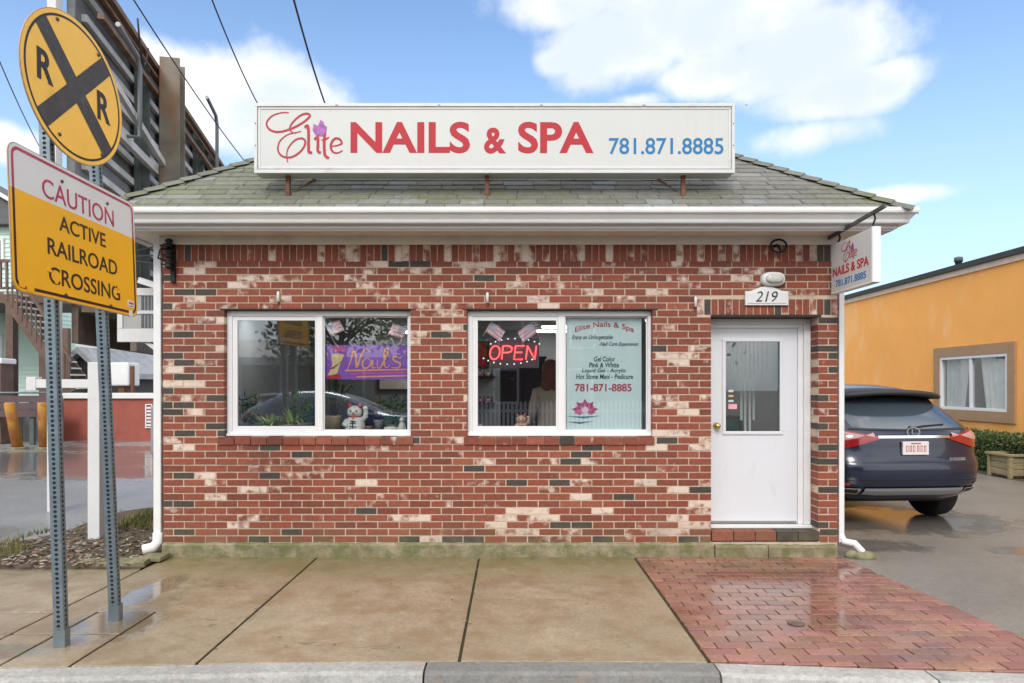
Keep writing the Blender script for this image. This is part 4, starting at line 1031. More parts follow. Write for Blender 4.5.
# round RR sign
RC = Vector((-2.80, -2.113, 3.518)); RRr = .467
eur = Vector((.062, 1, -.02)).normalized(); enr = eur.cross(ev).normalized(); evr = enr.cross(eur)
RS = lambda u, v, w: RC + eur * u + evr * v + enr * w
rr_ = empty('railroad_warning_sign', RC - Vector((0, 0, RRr)), 'round yellow railroad warning sign with a black X and two Rs', 'sign')
b = MB(); disc(b, RS, 0, 0, RRr, RRr, 0, 56, -.006); b.build('plate', MT['sign_back'], rr_)
b = MB(); disc(b, RS, 0, 0, RRr - .006, RRr - .006, .0015, 56, .0004); b.build('sheeting', MT['sign_round'], rr_)
def ringb(b):
    n = 64; ro, ri = RRr - .030, RRr - .045
    for k in range(n):
        a, c = 2 * pi * k / n, 2 * pi * (k + 1) / n
        b.face([RS(r * cos(t), r * sin(t), .0026) for r, t in ((ro, a), (ro, c), (ri, c), (ri, a))])
part('border', MT['black'], rr_, ringb)
def xx(b):
    ri = RRr - .044; hw = .06
    for a, l in ((R(45), .0030), (R(135), .0034)):
        d = Vector((cos(a), sin(a))); nn = Vector((-d.y, d.x)); pts = []
        for s in (1, -1):
            L = sqrt(ri * ri - hw * hw); p = d * s * L
            pts += [p + nn * hw * s, ] if False else []
        L = sqrt(ri * ri - hw * hw); q = [d * L - nn * hw, d * ri, d * L + nn * hw, -d * L + nn * hw, -d * ri, -d * L - nn * hw]
        b.face([RS(p.x, p.y, l) for p in q])
part('cross', MT['asphalt_ink'], rr_, xx)
text('lettering', 'R', MT['black'], rr_, RS, (-.335, -.205, -.075, .115), offset=.02, lift=.003)
text('lettering', 'R', MT['black'], rr_, RS, (.20, .33, -.10, .095), offset=.02, lift=.003)
part('bolt', boltm, rr_, lambda b: [b.lathe([(.012, 0), (.012, .006), (.006, .011)], RS(u, v, .002), enr, 8) for u, v in ((-.16, .37), (.22, .34), (-.16, -.35), (.235, -.335))])
# white wooden post with cross arm
wpx, wpd = FX(97, .69), 7.19
wp = empty('white_post', (wpx, wpd - DF, 0), 'white painted wooden post with a single horizontal arm in the dirt strip', 'post')
def wpost(b):
    h = .062; y = wpd - DF; z = 1.87
    b.box(wpx - h, wpx + h, y - h, y + h, -.05, z); 
part('post', MT['wood_white'], wp, wpost, .006)
part('cross_arm', MT['wood_white'], wp, lambda b: (b.box(-5.0, wpx - .063, wpd - DF - .045, wpd - DF + .045, 1.60, 1.69), b.box(-5.08, -4.98, wpd - DF - .052, wpd - DF + .052, 1.575, 1.715)), .004)

# =================================================================== GROUND
M_road = ground_mat('wet_road_asphalt', (.040, .040, .042), (.062, .06, .058), .45, .08, .35, .52, bump=.5, bsc=160)
M_drive = ground_mat('wet_driveway_asphalt', (.20, .185, .165), (.28, .255, .22), .34, .06, .5, .66, bump=.8, bsc=130, puddles=((4.6, 1.8, 1.4, .9), (5.15, .22, .5, .16), (3.75, .45, .5, .3)))
M_lot = ground_mat('wet_parking_asphalt', (.20, .20, .20), (.28, .275, .265), .34, .05, .22, .49, bump=.4, bsc=120, puddles=((-11, 8.2, 5.5, 2.6), (-7, 6.5, 2.5, 1.2), (-9.5, 11.5, 4.0, .9)))
M_walk = ground_mat('damp_concrete', (.255, .198, .130), (.36, .285, .195), .40, .08, .9, .74, bump=.35, bsc=70, film=((.22, .15, .08), 3.2, .46, .75), puddles=((-2.72, -1.9, .34, .42), (-2.85, -1.1, .16, .5), (-3.25, -2.35, .6, .14)), vcol=True, edge=True)
M_pav = ground_mat('wet_clay_paver', (.255, .115, .08), (.335, .172, .128), .30, .10, 1.1, .47, bump=.3, bsc=60, film=((.30, .21, .17), 2.2, .55, .5), puddles=((2.0, -1.2, .55, .9), (2.35, -.5, 1.0, .3)), vcol=True)
M_curb = ground_mat('granite_curb', (.34, .33, .31), (.45, .44, .41), .6, .25, 2, .62, bump=.9, bsc=40, film=((.34, .17, .09), 5, .60, .55), vcol=True)
M_dirt = ground_mat('leafy_dirt', (.060, .042, .028), (.13, .095, .065), .9, .5, 2, .7, bump=1., bsc=40, film=((.10, .10, .035), 2.5, .5, .8))
M_joint = mat('joint_grime', (.05, .046, .02), .9, var=.3)
def sheet(name, pts, m, kind='structure'):
    b = MB(); b.face(pts); return tag(b.build(name, m), kind=kind)
sheet('ground', [(-400, -300, -.14), (400, -300, -.14), (400, 600, -.14), (-400, 600, -.14)], mat('far_ground', (.07, .068, .06), .8))
sheet('road', [(-120, -11.0, -.13), (120, -11.0, -.13), (120, -2.55, -.13), (-120, -2.55, -.13)], M_road)
sheet('far_pavement', [(-120, -14.0, -.02), (120, -14.0, -.02), (120, -11.0, -.02), (-120, -11.0, -.02)], mat('far_concrete', (.3, .28, .25), .6))
def block(name, poly, z0, z1, m):
    b = MB(); b.prism(poly, lambda u, v, d: (u, v, d), z0, z1); return tag(b.build(name, m), kind='structure')
block('driveway', [(3.20, -2.78), (40, -3.3), (40, 60), (3.0, 60), (3.0, 4.6), (3.1, .1)], -.139, -.006, M_drive)
block('parking_lot', [(-60, -1.2), (-5.6, -.6), (-5.15, .3), (-4.95, 2.05), (-4.1, 2.35), (-3.3, 2.4), (-3.3, 4.3), (3.0, 4.6), (3.0, 60), (-60, 60)], -.139, -.012, M_lot)
block('walk_base', [(-60, -2.45), (3.2, -2.45), (3.12, .02), (-3.32, .02), (-3.32, -.42), (-60, -.42)], -.138, -.016, M_joint)
# dirt strip, uneven
def dirt(b):
    nx, ny = 34, 40; b.smooth = True; base = len(b.v)
    for j in range(ny + 1):
        for i in range(nx + 1):
            y = -.5 + 2.95 * j / ny; xl = -5.9 + .85 * min(1, (y + .5) / 1.3) if y < 2.0 else -5.05 + .9 * (y - 2.0) / .45
            x = xl + (-3.29 - xl) * i / nx
            e = min(1, i / 3, (nx - i) / 2 + .5, j / 2 + .2, (ny - j) / 3)
            z = -.02 + e * (.045 + .03 * mnoise.noise(Vector((x * 3, y * 3, 0))) + .015 * mnoise.noise(Vector((x * 14, y * 14, 3)))) + (.05 * max(0, y - 1) / 1.4) * e
            b.v.append(Vector((x, y, z)))
    for j in range(ny):
        for i in range(nx):
            a = base + j * (nx + 1) + i; b.add([a, a + 1, a + nx + 2, a + nx + 1])
b = MB(); dirt(b); tag(b.build('dirt_strip', M_dirt), kind='structure')
def strip_pt():
    y = U(-.5, 2.2); return (U(-5.5 if y < .5 else -4.95, -3.35), y)
litter = [mat('brown_leaf_litter', (.13, .075, .04), .8, var=.4, sc=30), mat('pale_leaf_litter', (.34, .26, .19), .8, var=.3, sc=30), mat('grey_wood_chip', (.26, .23, .21), .8, var=.3, sc=30)]
b = MB()
for k in range(2300):
    x, y = strip_pt()
    if U(0, 1) < .45: x, y = U(-5.2, -3.4), U(-.55, .5)
    b.mi = random.choice((0, 0, 1, 2)); z = .035 + .03 * mnoise.noise(Vector((x * 3, y * 3, 0))) + U(0, .014); s = U(.012, .04); a = U(0, 6.3)
    ux = Vector((cos(a), sin(a), U(-.3, .3))) * s; uy = Vector((-sin(a), cos(a), U(-.4, .4))) * s * U(.3, .7); p = Vector((x, y, z))
    b.face((p - ux, p - uy * .8, p + ux, p + uy))
for k in range(260):
    q = U(0, 1)
    if q < .45: x, y = U(-3.2, 3.1), -.06 - abs(random.gauss(0, .05))
    elif q < .75: x, y = random.choice((-3.27, -1.84, -.31, 1.155)) + U(-.03, .03), U(-2.4, -.1)
    else: x, y = U(-4.5, 3.2), U(-2.4, -.1)
    z = .004 + U(0, .004); sz = U(.005, .016); a = U(0, 6.3); b.mi = random.choice((0, 0, 1)); p = Vector((x, y, z)); ux = Vector((cos(a), sin(a), U(-.1, .1))) * sz; uy = Vector((-sin(a), cos(a), U(-.1, .1))) * sz * U(.3, .7)
    b.face((p - ux, p - uy * .8, p + ux, p + uy))
tag(b.build('leaf_litter', litter), kind='stuff', label='brown and pale fallen leaves and chips on the dirt strip and along the paving joints', cat='leaf litter')
b = MB()
for k in range(5200):
    x, y = (U(-4.5, -3.35), U(1.0, 2.35)) if U(0, 1) < .8 else (U(-5.1, -4.6), U(-.2, .9))
    if mnoise.noise(Vector((x * 2.4, y * 2.4, 9))) < -.12: continue
    z = .05 + (.05 * max(0, y - 1) / 1.4); a = U(0, 6.3); h = U(.03, .085); w = .005; p = Vector((x, y, z)); t = p + Vector((U(-.03, .03), U(-.03, .03), h))
    b.mi = random.choice((0, 0, 1)); b.face((p - Vector((cos(a), sin(a), 0)) * w, p + Vector((cos(a), sin(a), 0)) * w, t))
tag(b.build('grass', [mat('winter_grass', (.10, .12, .03), .8, var=.4, sc=20), mat('dry_grass', (.24, .19, .07), .8, var=.3, sc=20)]), kind='stuff', label='short patchy winter grass beside the shop corner', cat='grass')
# concrete slab panels with open joints
def panel(b, poly, z=0., rnd=.0):
    t = U(.93, 1.06); b.col = (t, t, t * U(.97, 1.01), 0)
    b.prism(poly, lambda u, v, d: (u, v, d + (rnd if d > -.01 else 0)), -.014, z)
def curb_y(x): return -2.49 - (.085 * (x - .95) if x > .95 else 0) - (.05 * (-1.0 - x) if x < -1.0 else 0)
def quad(b, x0, x1, y0, y1, j=.009, fit=True, sk=0., rnd=0):
    ya = lambda x: (curb_y(x) + .008) if y0 is None else y0
    f = lambda x, y: x + sk * (y + 2.5)
    panel(b, [(f(x0, ya(x0)) + j, ya(x0) + (0 if y0 is None else j)), (f(x1, ya(x1)) - j, ya(x1) + (0 if y0 is None else j)), (f(x1, y1) - j, y1 - j), (f(x0, y1) + j, y1 - j)], 0, rnd)
def walk(b):
    quad(b, -.31, 1.155, None, -.0, sk=.0); quad(b, -1.84, -.31, None, .0)
    panel(b, [(-3.261, -1.591), (-2.546, -1.591), (-2.546, curb_y(-2.55) + .008), (-1.849, curb_y(-1.85) + .008), (-1.849, -.009), (-3.261, -.009)])
    quad(b, -2.965, -2.555, -2.05, -1.6); quad(b, -2.965, -2.555, None, -2.05)
    quad(b, -3.27, -2.965, -2.05, -1.6); quad(b, -3.27, -2.965, None, -2.05)
    quad(b, -4.8, -3.27, -1.62, -.46); quad(b, -4.8, -3.27, None, -1.62); quad(b, -6.5, -4.8, None, -.46)
    for k in range(6): quad(b, -8.2 - 1.7 * k, -6.5 - 1.7 * k, None, -.46)
b = MB(); walk(b); tag(b.build('sidewalk', M_walk, bevel=.006), kind='structure')
# clay pavers
def pavers(b):
    pw, pl, g = .1035, .209, .0035; rows = 27
    for r in range(rows):
        y1 = -.012 - r * pw; y0 = y1 - pw; xl = 1.165; xr = 3.12 - .082 * (y0) ; off = (r % 2) * pl / 2
        if y1 < curb_y(2.) - .2: break
        k = 0; x = xl - off
        while x < xr:
            a, c = max(x, xl), min(x + pl, xr); x += pl
            if c - a < .03: continue
            cy = max(curb_y(a), curb_y(c)) + .006; yy0 = max(y0, cy)
            if y1 - yy0 < .012: continue
            t = U(.78, 1.15); h = U(-.0025, .0025); sl = 0; b.col = (t, t * U(.88, 1.08), t * U(.88, 1.08), 0)
            b.box(a + g, c - g, yy0 + g, y1 - g, -.03 - sl, .001 + h - sl)
b = MB(); pavers(b); tag(b.build('brick_paving', M_pav, bevel=.004), kind='structure')
def curbs(b):
    xs = [-20, -12, -6.2, -3.6, FX(427, 4.02 - DF), FX(712, 4.02 - DF), 2.35, 3.9, 6.5]
    for i in range(len(xs) - 1):
        x0, x1 = xs[i] + .006, xs[i + 1] - .006; n = max(3, int((x1 - x0) / .12)); t = (.9, .9, .85, .9, .5, 1.0, .95, .8, .8)[i]; b.col = (t, t, t, 0)
        R_ = []
        for k in range(n + 1):
            x = x0 + (x1 - x0) * k / n; yb = curb_y(x); nn = mnoise.noise(Vector((x * 4, 1, 2))); n2 = mnoise.noise(Vector((x * 13, 1, 7))); dz = -.004
            R_.append([(x, yb, dz), (x, yb - .125 + .006 * n2, dz - .002), (x, yb - .150 + .012 * nn + .006 * n2, dz - .018 + .005 * n2), (x, yb - .165 + .02 * nn, dz - .06), (x, yb - .17, -.16)])
        for k in range(n):
            for m_ in range(4): b.face((R_[k][m_ + 1], R_[k + 1][m_ + 1], R_[k + 1][m_], R_[k][m_]))
        for q in (R_[0], R_[-1]): b.face(q + [(q[0][0], q[0][1], -.16)])
b = MB(); curbs(b); tag(b.build('curb', M_curb), kind='structure')
b = MB(); b.tube([(1.93 + .055 * cos(a), -1.86 + .04 * sin(a), .005) for a in [2 * pi * k / 14 for k in range(14)]], .004, 5); b.lathe([(.05, .0), (.05, .005), (.044, .006)], (1.93, -1.86, .002), n=16)
tag(b.build('shutoff_cap', mat('worn_cap_iron', (.14, .10, .085), .6, .2, var=.4, sc=30), loc=(1.93, -1.86, 0)), 'small round worn iron shutoff cap set in the brick paving', 'valve cap')
b = MB(); b.obox((-3.6, -.33, .02), (.30, .02, .004), (-.02, .10, 0), (0, 0, .025)); b.obox((-3.32, -.16, .03), (.10, 0, 0), (0, .1, 0), (0, 0, .02))
tag(b.build('splash_block', MT['moss_concrete'], bevel=.008, loc=(-3.6, -.33, 0)), 'mossy flat stone under the left downspout elbow', 'stone')
b = MB(); b.ball((3.32, -.06, .01), .12, .08, .055, 10, 6); b.ball((3.22, -.03, .02), .07, .05, .05, 10, 6)
tag(b.build('splash_stone', MT['moss_concrete'], loc=(3.3, -.05, 0)), 'mossy lump of concrete under the right downspout elbow', 'stone')

# =================================================================== LEFT BACKGROUND
# meter box and conduit on the side wall
mb_ = empty('meter_box', (-3.45, .35, .9), 'grey electric meter box with conduit on the left side wall behind the downspout', 'meter')
def mbox(b): b.box(-3.60, WX0 - .002, .30, .42, .95, 1.42); b.box(-3.57, WX0 - .003, .295, .4, .80, .93)
part('cabinet', mat('grey_enamel_box', (.30, .32, .33), .5, .3), mb_, mbox, .008)
dcon = mat('dark_conduit', (.07, .07, .075), .5, .5)
part('conduit', dcon, mb_, lambda b: b.tube([(-3.5, .36, .80), (-3.5, .36, .05)], .022, 8))
part('conduit', dcon, mb_, lambda b: b.tube([(-3.42, .36, 1.42), (-3.42, .36, 1.72), (-3.40, .36, 1.80)], .024, 8))
part('weather_cap', mat('galv_cap', (.5, .52, .53), .4, .5), mb_, lambda b: (b.ball((-3.46, .36, 1.75), .07, .07, .09), b.lathe([(.07, 0), (.07, -.12)], (-3.46, .36, 1.75))))
# louvred white box on a bracket
lb = empty('louvred_box', (-3.7, .5, 2.0), 'white framed box with ribbed grey panes bracketed off the left side wall', 'box')
ly = .40; q0, q1 = FX(117, ly), FX(164, ly); r0, r1 = FZ(342, ly), FZ(288, ly)
b = MB(); b.box(q0 + .02, -3.33, ly + .02, ly + .5, r0 + .02, r1 - .004); b.box(q0, q1 + .05, ly, ly + .019, r0, FZ(328.5, ly)); b.box(q0, FX(122.5, ly), ly, ly + .019, FZ(328.4, ly), r1); b.box(FX(157, ly), q1 + .05, ly, ly + .019, FZ(328.4, ly), r1); b.box(FX(122.6, ly), FX(156.9, ly), ly, ly + .019, FZ(295.5, ly), r1); b.box(FX(122.6, ly), FX(156.9, ly), ly, ly + .019, FZ(314, ly), FZ(310.5, ly)); b.build('frame', MT['wood_white'], lb, .004)
for za, zb in ((328, 314.4), (310, 296)):
    def lv(b):
        n = 9; x0, x1 = FX(141.5, ly), FX(156.5, ly); w = (x1 - x0) / n
        for i in range(n): b.mi = i % 2; b.box(x0 + i * w, x0 + (i + .96) * w, ly + .008 + .004 * (i % 2), ly + .0195, FZ(za, ly), FZ(zb, ly))
        b.mi = 2; b.box(FX(122.8, ly), FX(140.8, ly), ly + .010, ly + .0195, FZ(za, ly), FZ(zb, ly))
    part('ribbed_pane', [mat('pane_dark', (.10, .10, .11), .3), mat('pane_mid', (.26, .27, .28), .3), mat('pane_fogged', (.38, .38, .36), .3)], lb, lv)
part('brace', MT['wood_white'], lb, lambda b: b.bar(P(146, 341, 6.95), P(168, 357, 6.95), .05, .04))
part('awning_arm', MT['wood_white'], lb, lambda b: (b.bar((q0 + .12, ly + .2, 2.72), (-3.34, ly + .1, 2.55), .05, .06), b.bar((-3.36, ly + .06, 2.95), (-3.36, ly + .06, r1 - .01), .05, .06)))
# billboard ---------------------------------------------------------
bA = Vector((-5.80, 2.60, 0)); bt = Vector((-.2045, .979, 0)).normalized(); bn_ = Vector((bt.y, -bt.x, 0))
BBp = lambda s, o, z: bA + bt * s + bn_ * o + Vector((0, 0, z))
bb_ = empty('billboard', bA + bt * 4, 'big dark timber and steel billboard seen from behind, towering over the wet lot', 'billboard')
grey_pl = mat('weathered_grey_panel', (.12, .125, .135), .8, var=.35, sc=2, dirt=((.26, .25, .24), 1.3, .5, .6)); slatm = mat('grey_white_slat', (.50, .49, .48), .8, var=.25, sc=3); frm = mat('dark_green_steel', (.09, .11, .105), .7, .3, var=.3); angle = mat('rusty_angle_iron', (.20, .12, .075), .8, .2, var=.45, sc=5)
LBB = 9.6
def bbar(b, s0, o0, z0, s1, o1, z1, w, h): b.bar(BBp(s0, o0, z0), BBp(s1, o1, z1), w, h)
def bbox(b, s0, s1, o0, o1, z0, z1): b.obox(BBp((s0 + s1) / 2, (o0 + o1) / 2, (z0 + z1) / 2), bt * (s1 - s0) / 2, bn_ * (o1 - o0) / 2, (0, 0, (z1 - z0) / 2))
part('panel', grey_pl, bb_, lambda b: bbox(b, 0, LBB, -.12, -.02, 2.75, 7.2))
for k in range(13): part('slat', slatm, bb_, lambda b: bbox(b, .2, LBB, -.018, .05, 2.9 + k * .335, 3.0 + k * .335))
for s in (2.1, 3.45, 5.9, 7.3, 8.6): part('frame_upright', frm, bb_, lambda b: (bbox(b, s, s + .30, .052, .13, 2.7, 7.15), bbox(b, s + .12, s + .18, .131, .24, 2.7, 7.15)))
for z, sz in ((6.98, .08), (6.55, .07), (5.2, .12), (3.9, .10)): part('cross_rail', angle if z > 5.5 else slatm, bb_, lambda b: bbox(b, .0, LBB, .25, .33, z, z + sz))
part('top_rail', angle, bb_, lambda b: (b.tube([BBp(0, .2, 7.05), BBp(LBB, .2, 7.05)], .03, 6), b.tube([BBp(0, .3, 6.85), BBp(LBB, .3, 6.85)], .025, 6), bbox(b, 0, LBB, -.15, .1, 7.2, 7.26)))
part('walkway', mat('brown_walkway_plank', (.15, .115, .09), .8, var=.4, sc=4), bb_, lambda b: (bbox(b, .1, LBB, .02, .62, 2.62, 2.70), bbox(b, .1, LBB, .622, .70, 2.10, 2.72), bbox(b, .1, LBB, -.1, -.02, 2.2, 2.74)))
part('end_post', MT['wood_white'], bb_, lambda b: (b.box(-6.06, -5.945, 2.40, 2.53, -.02, 7.6)))
def ibeam(b):
    s = 2.6; b.mi = 0
    bbox(b, s - .18, s - .15, .345, .66, -.02, 7.2); bbox(b, s + .15, s + .18, .345, .66, -.02, 7.2); bbox(b, s - .15, s + .15, .50, .52, -.02, 7.18)
part('steel_column', mat('weathered_green_steel', (.19, .17, .135), .75, .1, var=.3, sc=3, dirt=((.24, .12, .06), 3, .50, .85, (1, 1, .3))), bb_, ibeam)
part('diagonal_brace', slatm, bb_, lambda b: (bbar(b, -.05, .40, 5.8, 6.4, .40, 4.75, .07, .10)))
for s, o in ((.9, .5), (4.9, .75)): part('lamp_arm', mat('grey_pipe', (.22, .23, .24), .5, .5), bb_, lambda b: b.tube([BBp(s, .2, 5.3), BBp(s, o, 5.3), BBp(s, o, 7.0 if s > 2 else 6.3), BBp(s - .12, o, 7.15 if s > 2 else 6.45), BBp(s - .9, o, 7.2 if s > 2 else 6.5)], .035, 8))
part('hanging_cable', MT['black'], bb_, lambda b: (b.tube([BBp(.8 + .5 * t, .5, 7.0 - 1.1 * sin(pi * t) * .4 - .2 * t) for t in [i / 10 for i in range(11)]], .014, 6)))
for s in (6.6, 8.4): part('support_post', frm, bb_, lambda b: bbox(b, s - .1, s + .1, .14, .34, -.02, 2.7))

# mint clapboard house ------------------------------------------------
hy = 18.5; hd = hy + DF
mh = empty('clapboard_house', (-21, hy + 4, 0), 'mint green clapboard house with brown rear porch stairs', 'house')
def clap(b):
    x0, x1 = -30., (46 - 512) / FPX * hd; z = 0; n = int(7.6 / .16)
    b.box(x0, x1 - .03, hy + .04, hy + 1.7, 0, 7.6)
    for i in range(n):
        z0 = i * .16; b.face(((x0, hy, z0), (x1, hy, z0), (x1, hy + .03, z0 + .16), (x0, hy + .03, z0 + .16))); b.face(((x0, hy + .03, z0), (x1, hy + .03, z0), (x1, hy, z0), (x0, hy, z0)))
        b.face(((x1, hy, z0), (x1, hy + 1.7, z0), (x1 - .02, hy + 1.7, z0 + .16), (x1 - .02, hy + .03, z0 + .16)))
hx1 = (46 - 512) / FPX * hd
part('siding', mat('mint_clapboard', (.58, .74, .65), .7, var=.08, sc=1), mh, clap)
part('roof', mat('grey_roof', (.12, .12, .12), .9), mh, lambda b: b.prism([(hx1 + .4, 7.5), (hx1 - 4.6, 10.4), (hx1 - 9.6, 7.5)], lambda u, v, d: (u, hy - .35 + d, v), 0, 2.3))
part('rake_trim', MT['white'], mh, lambda b: (b.bar((hx1 + .5, hy - .4, 7.46), (hx1 - 4.6, hy - .4, 10.42), .1, .28, (0, 1, 0)), b.box(hx1 - .02, hx1 + .12, hy - .05, hy + .1, 0, 7.5)))
for (pa, pb_, ya, yb) in ((-3, 3, 335, 362), (-8, 4.5, 238, 268)):
    x0, x1 = (pa - 512) / FPX * hd, (pb_ - 512) / FPX * hd; z0, z1 = EYE + (HOR - yb) / FPX * hd, EYE + (HOR - ya) / FPX * hd
    b = MB(); frame4(b, x0, x1, z0, z1, hy - .06, hy + .02, .1, .1, .1, .1); w = b.build('window', MT['white'], mh)
    b = MB(); b.box(x0 + .1, x1 - .1, hy - .02, hy + .01, z0 + .1, z1 - .1); b.build('pane', mat('dark_window_pane', (.05, .06, .07), .08), w)
pbr = mat('brown_porch_timber', (.13, .08, .06), .75, var=.3, sc=3)
pd = 22.; pyy = pd - DF; X_ = lambda px: (px - 512) / FPX * pd; Z_ = lambda py: EYE + (HOR - py) / FPX * pd
def porch(b):
    b.box(-28, X_(64), pyy, hy - .06, Z_(303), Z_(292)); 
    for px in (41.5, 8, -30): b.box(X_(px) - .12, X_(px) + .12, pyy + .05, pyy + .3, 0, Z_(303))
part('porch_deck', pbr, mh, porch)
def rail(b):
    b.box(-28, X_(62), pyy + .02, pyy + .1, Z_(262), Z_(259)); b.box(-28, X_(62), pyy + .02, pyy + .1, Z_(289), Z_(287))
    for k in range(62): x = X_(62) - .02 - k * .2; b.box(x - .03, x + .03, pyy + .03, pyy + .09, Z_(287), Z_(262))
part('porch_railing', pbr, mh, rail)
def stairs(b):
    p0, p1 = Vector((X_(22), pyy - .7, Z_(300))), Vector((X_(86), pyy - .7, Z_(392)))
    for off in (0, .95): b.bar(p0 + Vector((0, off, 0)), p1 + Vector((0, off, 0)), .06, .30, (0, 0, 1))
    b.bar(p0 + Vector((.3, -.03, .95)), p1 + Vector((0, -.03, .95)), .07, .07)
    for k in range(14): p = p0.lerp(p1, (k + .5) / 14); b.box(p.x - .02, p.x + .02, p.y - .05, p.y - .01, p.z, p.z + .95)
    for px in (72, 79): b.box(X_(px) - .1, X_(px) + .1, pyy - .72, pyy - .55, 0, Z_(330))
part('stair_stringer', pbr, mh, stairs)
def treads(b):
    p0, p1 = Vector((X_(24), pyy - .2, Z_(300) + .12)), Vector((X_(86), pyy - .2, Z_(392) + .12))
    for k in range(15): p = p0.lerp(p1, k / 14); b.box(p.x - .16, p.x + .16, p.y - .46, p.y + .4, p.z - .02, p.z + .03)
part('stair_tread', mat('pale_tread', (.55, .55, .54), .7), mh, treads)
# grey-roofed houses in the distance
def far_house(x0, x1, y, zw, zr, wallm, roofm, label, wins, ridge='x', dpt=7):
    o = empty('distant_house', ((x0 + x1) / 2, y + dpt / 2, 0), label, 'house')
    bx('wall', wallm, o, x0, x1, y, y + dpt, -.1, zw, 0)
    if ridge == 'x':
        part('roof', roofm, o, lambda b: b.prism([(y - .4, zw - .05), (y + dpt / 2, zr), (y + dpt + .4, zw - .05)], lambda u, v, d: (d, u, v), x0 - .3, x1 + .3))
    else:
        part('roof', roofm, o, lambda b: b.prism([(x0 - .35, zw - .05), ((x0 + x1) / 2, zr), (x1 + .35, zw - .05), (x1 + .35, zw - .25), ((x0 + x1) / 2, zr - .22), (x0 - .35, zw - .25)], lambda u, v, d: (u, d, v), y - .3, y + dpt + .3))
        part('gable', wallm, o, lambda b: b.prism([(x0, zw), (x1, zw), ((x0 + x1) / 2, zr - .25)], lambda u, v, d: (u, d, v), y + .01, y + dpt))
    for (a, c, z0, z1) in wins:
        b = MB(); frame4(b, a, c, z0, z1, y - .05, y - .002, .07, .07, .07, .07); w = b.build('window', MT['white'], o)
        b = MB(); b.box(a + .07, c - .07, y - .03, y - .003, z0 + .07, z1 - .07); b.build('pane', bpy.data.materials['dark_window_pane'], w)
    return o
groof = mat('grey_asphalt_shingle', (.34, .35, .36), .85, var=.25, sc=3, dirt=((.32, .33, .34), 2, .5, .6)); wht_side = mat('white_siding', (.62, .63, .63), .7, var=.05)
d1 = 30.; x_ = lambda px, d: (px - 512) / FPX * d; z_ = lambda py, d: EYE + (HOR - py) / FPX * d
far_house(x_(131, d1), x_(215, d1), d1 - DF, z_(374, d1), z_(348, d1) + 1.2, wht_side, groof, 'white house with a grey shingle roof just left of the shop corner', [(x_(138, d1), x_(142.5, d1), z_(390, d1), z_(384, d1)), (x_(147, d1), x_(152, d1), z_(390, d1), z_(384, d1))])
d2 = 23.; far_house(x_(66, d2), x_(99, d2), d2 - DF, z_(371, d2), z_(347, d2), mat('dark_shed_wall', (.07, .06, .06), .8), groof, 'small dark shed with a grey gable roof behind the brick garden wall', [], 'y', 4)
far_house(-34, -14, 44, 6.5, 10.5, mat('pale_grey_siding', (.45, .46, .45), .7), groof, 'large pale grey house far behind the billboard', [(-24 + k * 2.2, -23 + k * 2.2, 3.6, 5.2) for k in range(4)])
# tank on the wall, pole
tk = empty('white_tank', (x_(121, 22.), 22. - DF, 0), 'white square tank raised on a dark stand behind the low brick wall', 'tank')
bx('tank_body', MT['white'], tk, x_(109, 22.), x_(130, 22.), 15.4, 16.1, z_(386, 22.), z_(362.5, 22.), .05)
part('stand', MT['rust'], tk, lambda b: (b.box(x_(118, 22.), x_(124, 22.), 15.5, 15.9, 0, z_(386.2, 22.)), b.box(x_(130.5, 22.), x_(133, 22.), 15.5, 15.6, 0, z_(366, 22.))))
# low brick wall with white coping
bd = 20.7; by_ = bd - DF; bwx0, bwx1 = x_(64, bd), -7.0
lw_ = empty('low_brick_wall', ((bwx0 + bwx1) / 2, by_, 0), 'long low painted red brick wall with a white coping across the wet lot', 'wall')
bx('wall_body', mat('painted_red_brick', (.33, .085, .06), .75, var=.15, sc=3, bump=.4, bsc=30, dirt=((.25, .12, .09), 1.2, .55, .6)), lw_, bwx0, bwx1, by_, by_ + .3, -.02, z_(398.5, bd), 0)
bx('coping', MT['white'], lw_, bwx0 - .1, bwx1, by_ - .08, by_ + .38, z_(398.5, bd), z_(393, bd), .01)
def vent(b):
    x0, x1, z0, z1 = x_(146, bd), x_(153, bd), z_(428, bd), z_(404, bd); frame4(b, x0, x1, z0, z1, by_ - .05, by_ - .002, .03, .03, .03, .03)
    for k in range(6): z = z0 + .06 + k * (z1 - z0 - .1) / 6; b.box(x0 + .03, x1 - .03, by_ - .03, by_ - .003, z, z + .06)
part('vent_grille', MT['white'], lw_, vent)
# board fence and guard plank, bollards
bf = empty('board_fence', (-14.2, 13.6, 0), 'weathered grey board fence behind the rusty bollards', 'fence')
part('boards', mat('grey_board', (.20, .20, .20), .85, var=.35, sc=2, stretch=(8, 1, 1)), bf, lambda b: [b.box(-24 + k * .3, -24 + k * .3 + .285, 13.6, 13.63, 0, 1.1 + U(-.02, .02)) for k in range(36)])
part('fence_post', frm, bf, lambda b: [b.box(x - .05, x + .05, 13.52, 13.598, 0, 1.2) for x in (-22, -19.6, -17.2, -14.8, -13.3)])
gp = empty('guard_rail', (-14.8, 12.6, 0), 'dark purple brown plank guard rail above the bollards', 'guard rail')
part('plank', mat('purple_brown_plank', (.10, .065, .07), .8, var=.3, sc=3), gp, lambda b: [b.box(-24, x_(62, 19.), 12.48, 12.54, z0, z0 + .19) for z0 in (.78, .98, 1.18)])
part('rail_post', frm, gp, lambda b: [b.box(x - .06, x + .06, 12.545, 12.66, 0, 1.36) for x in (-22.5, -19.5, -16.5, -13.4)])
part('top_pipe', MT['galv'], gp, lambda b: b.tube([(-24, 12.5, 1.45), (x_(62, 19.), 12.5, 1.45)], .03, 6))
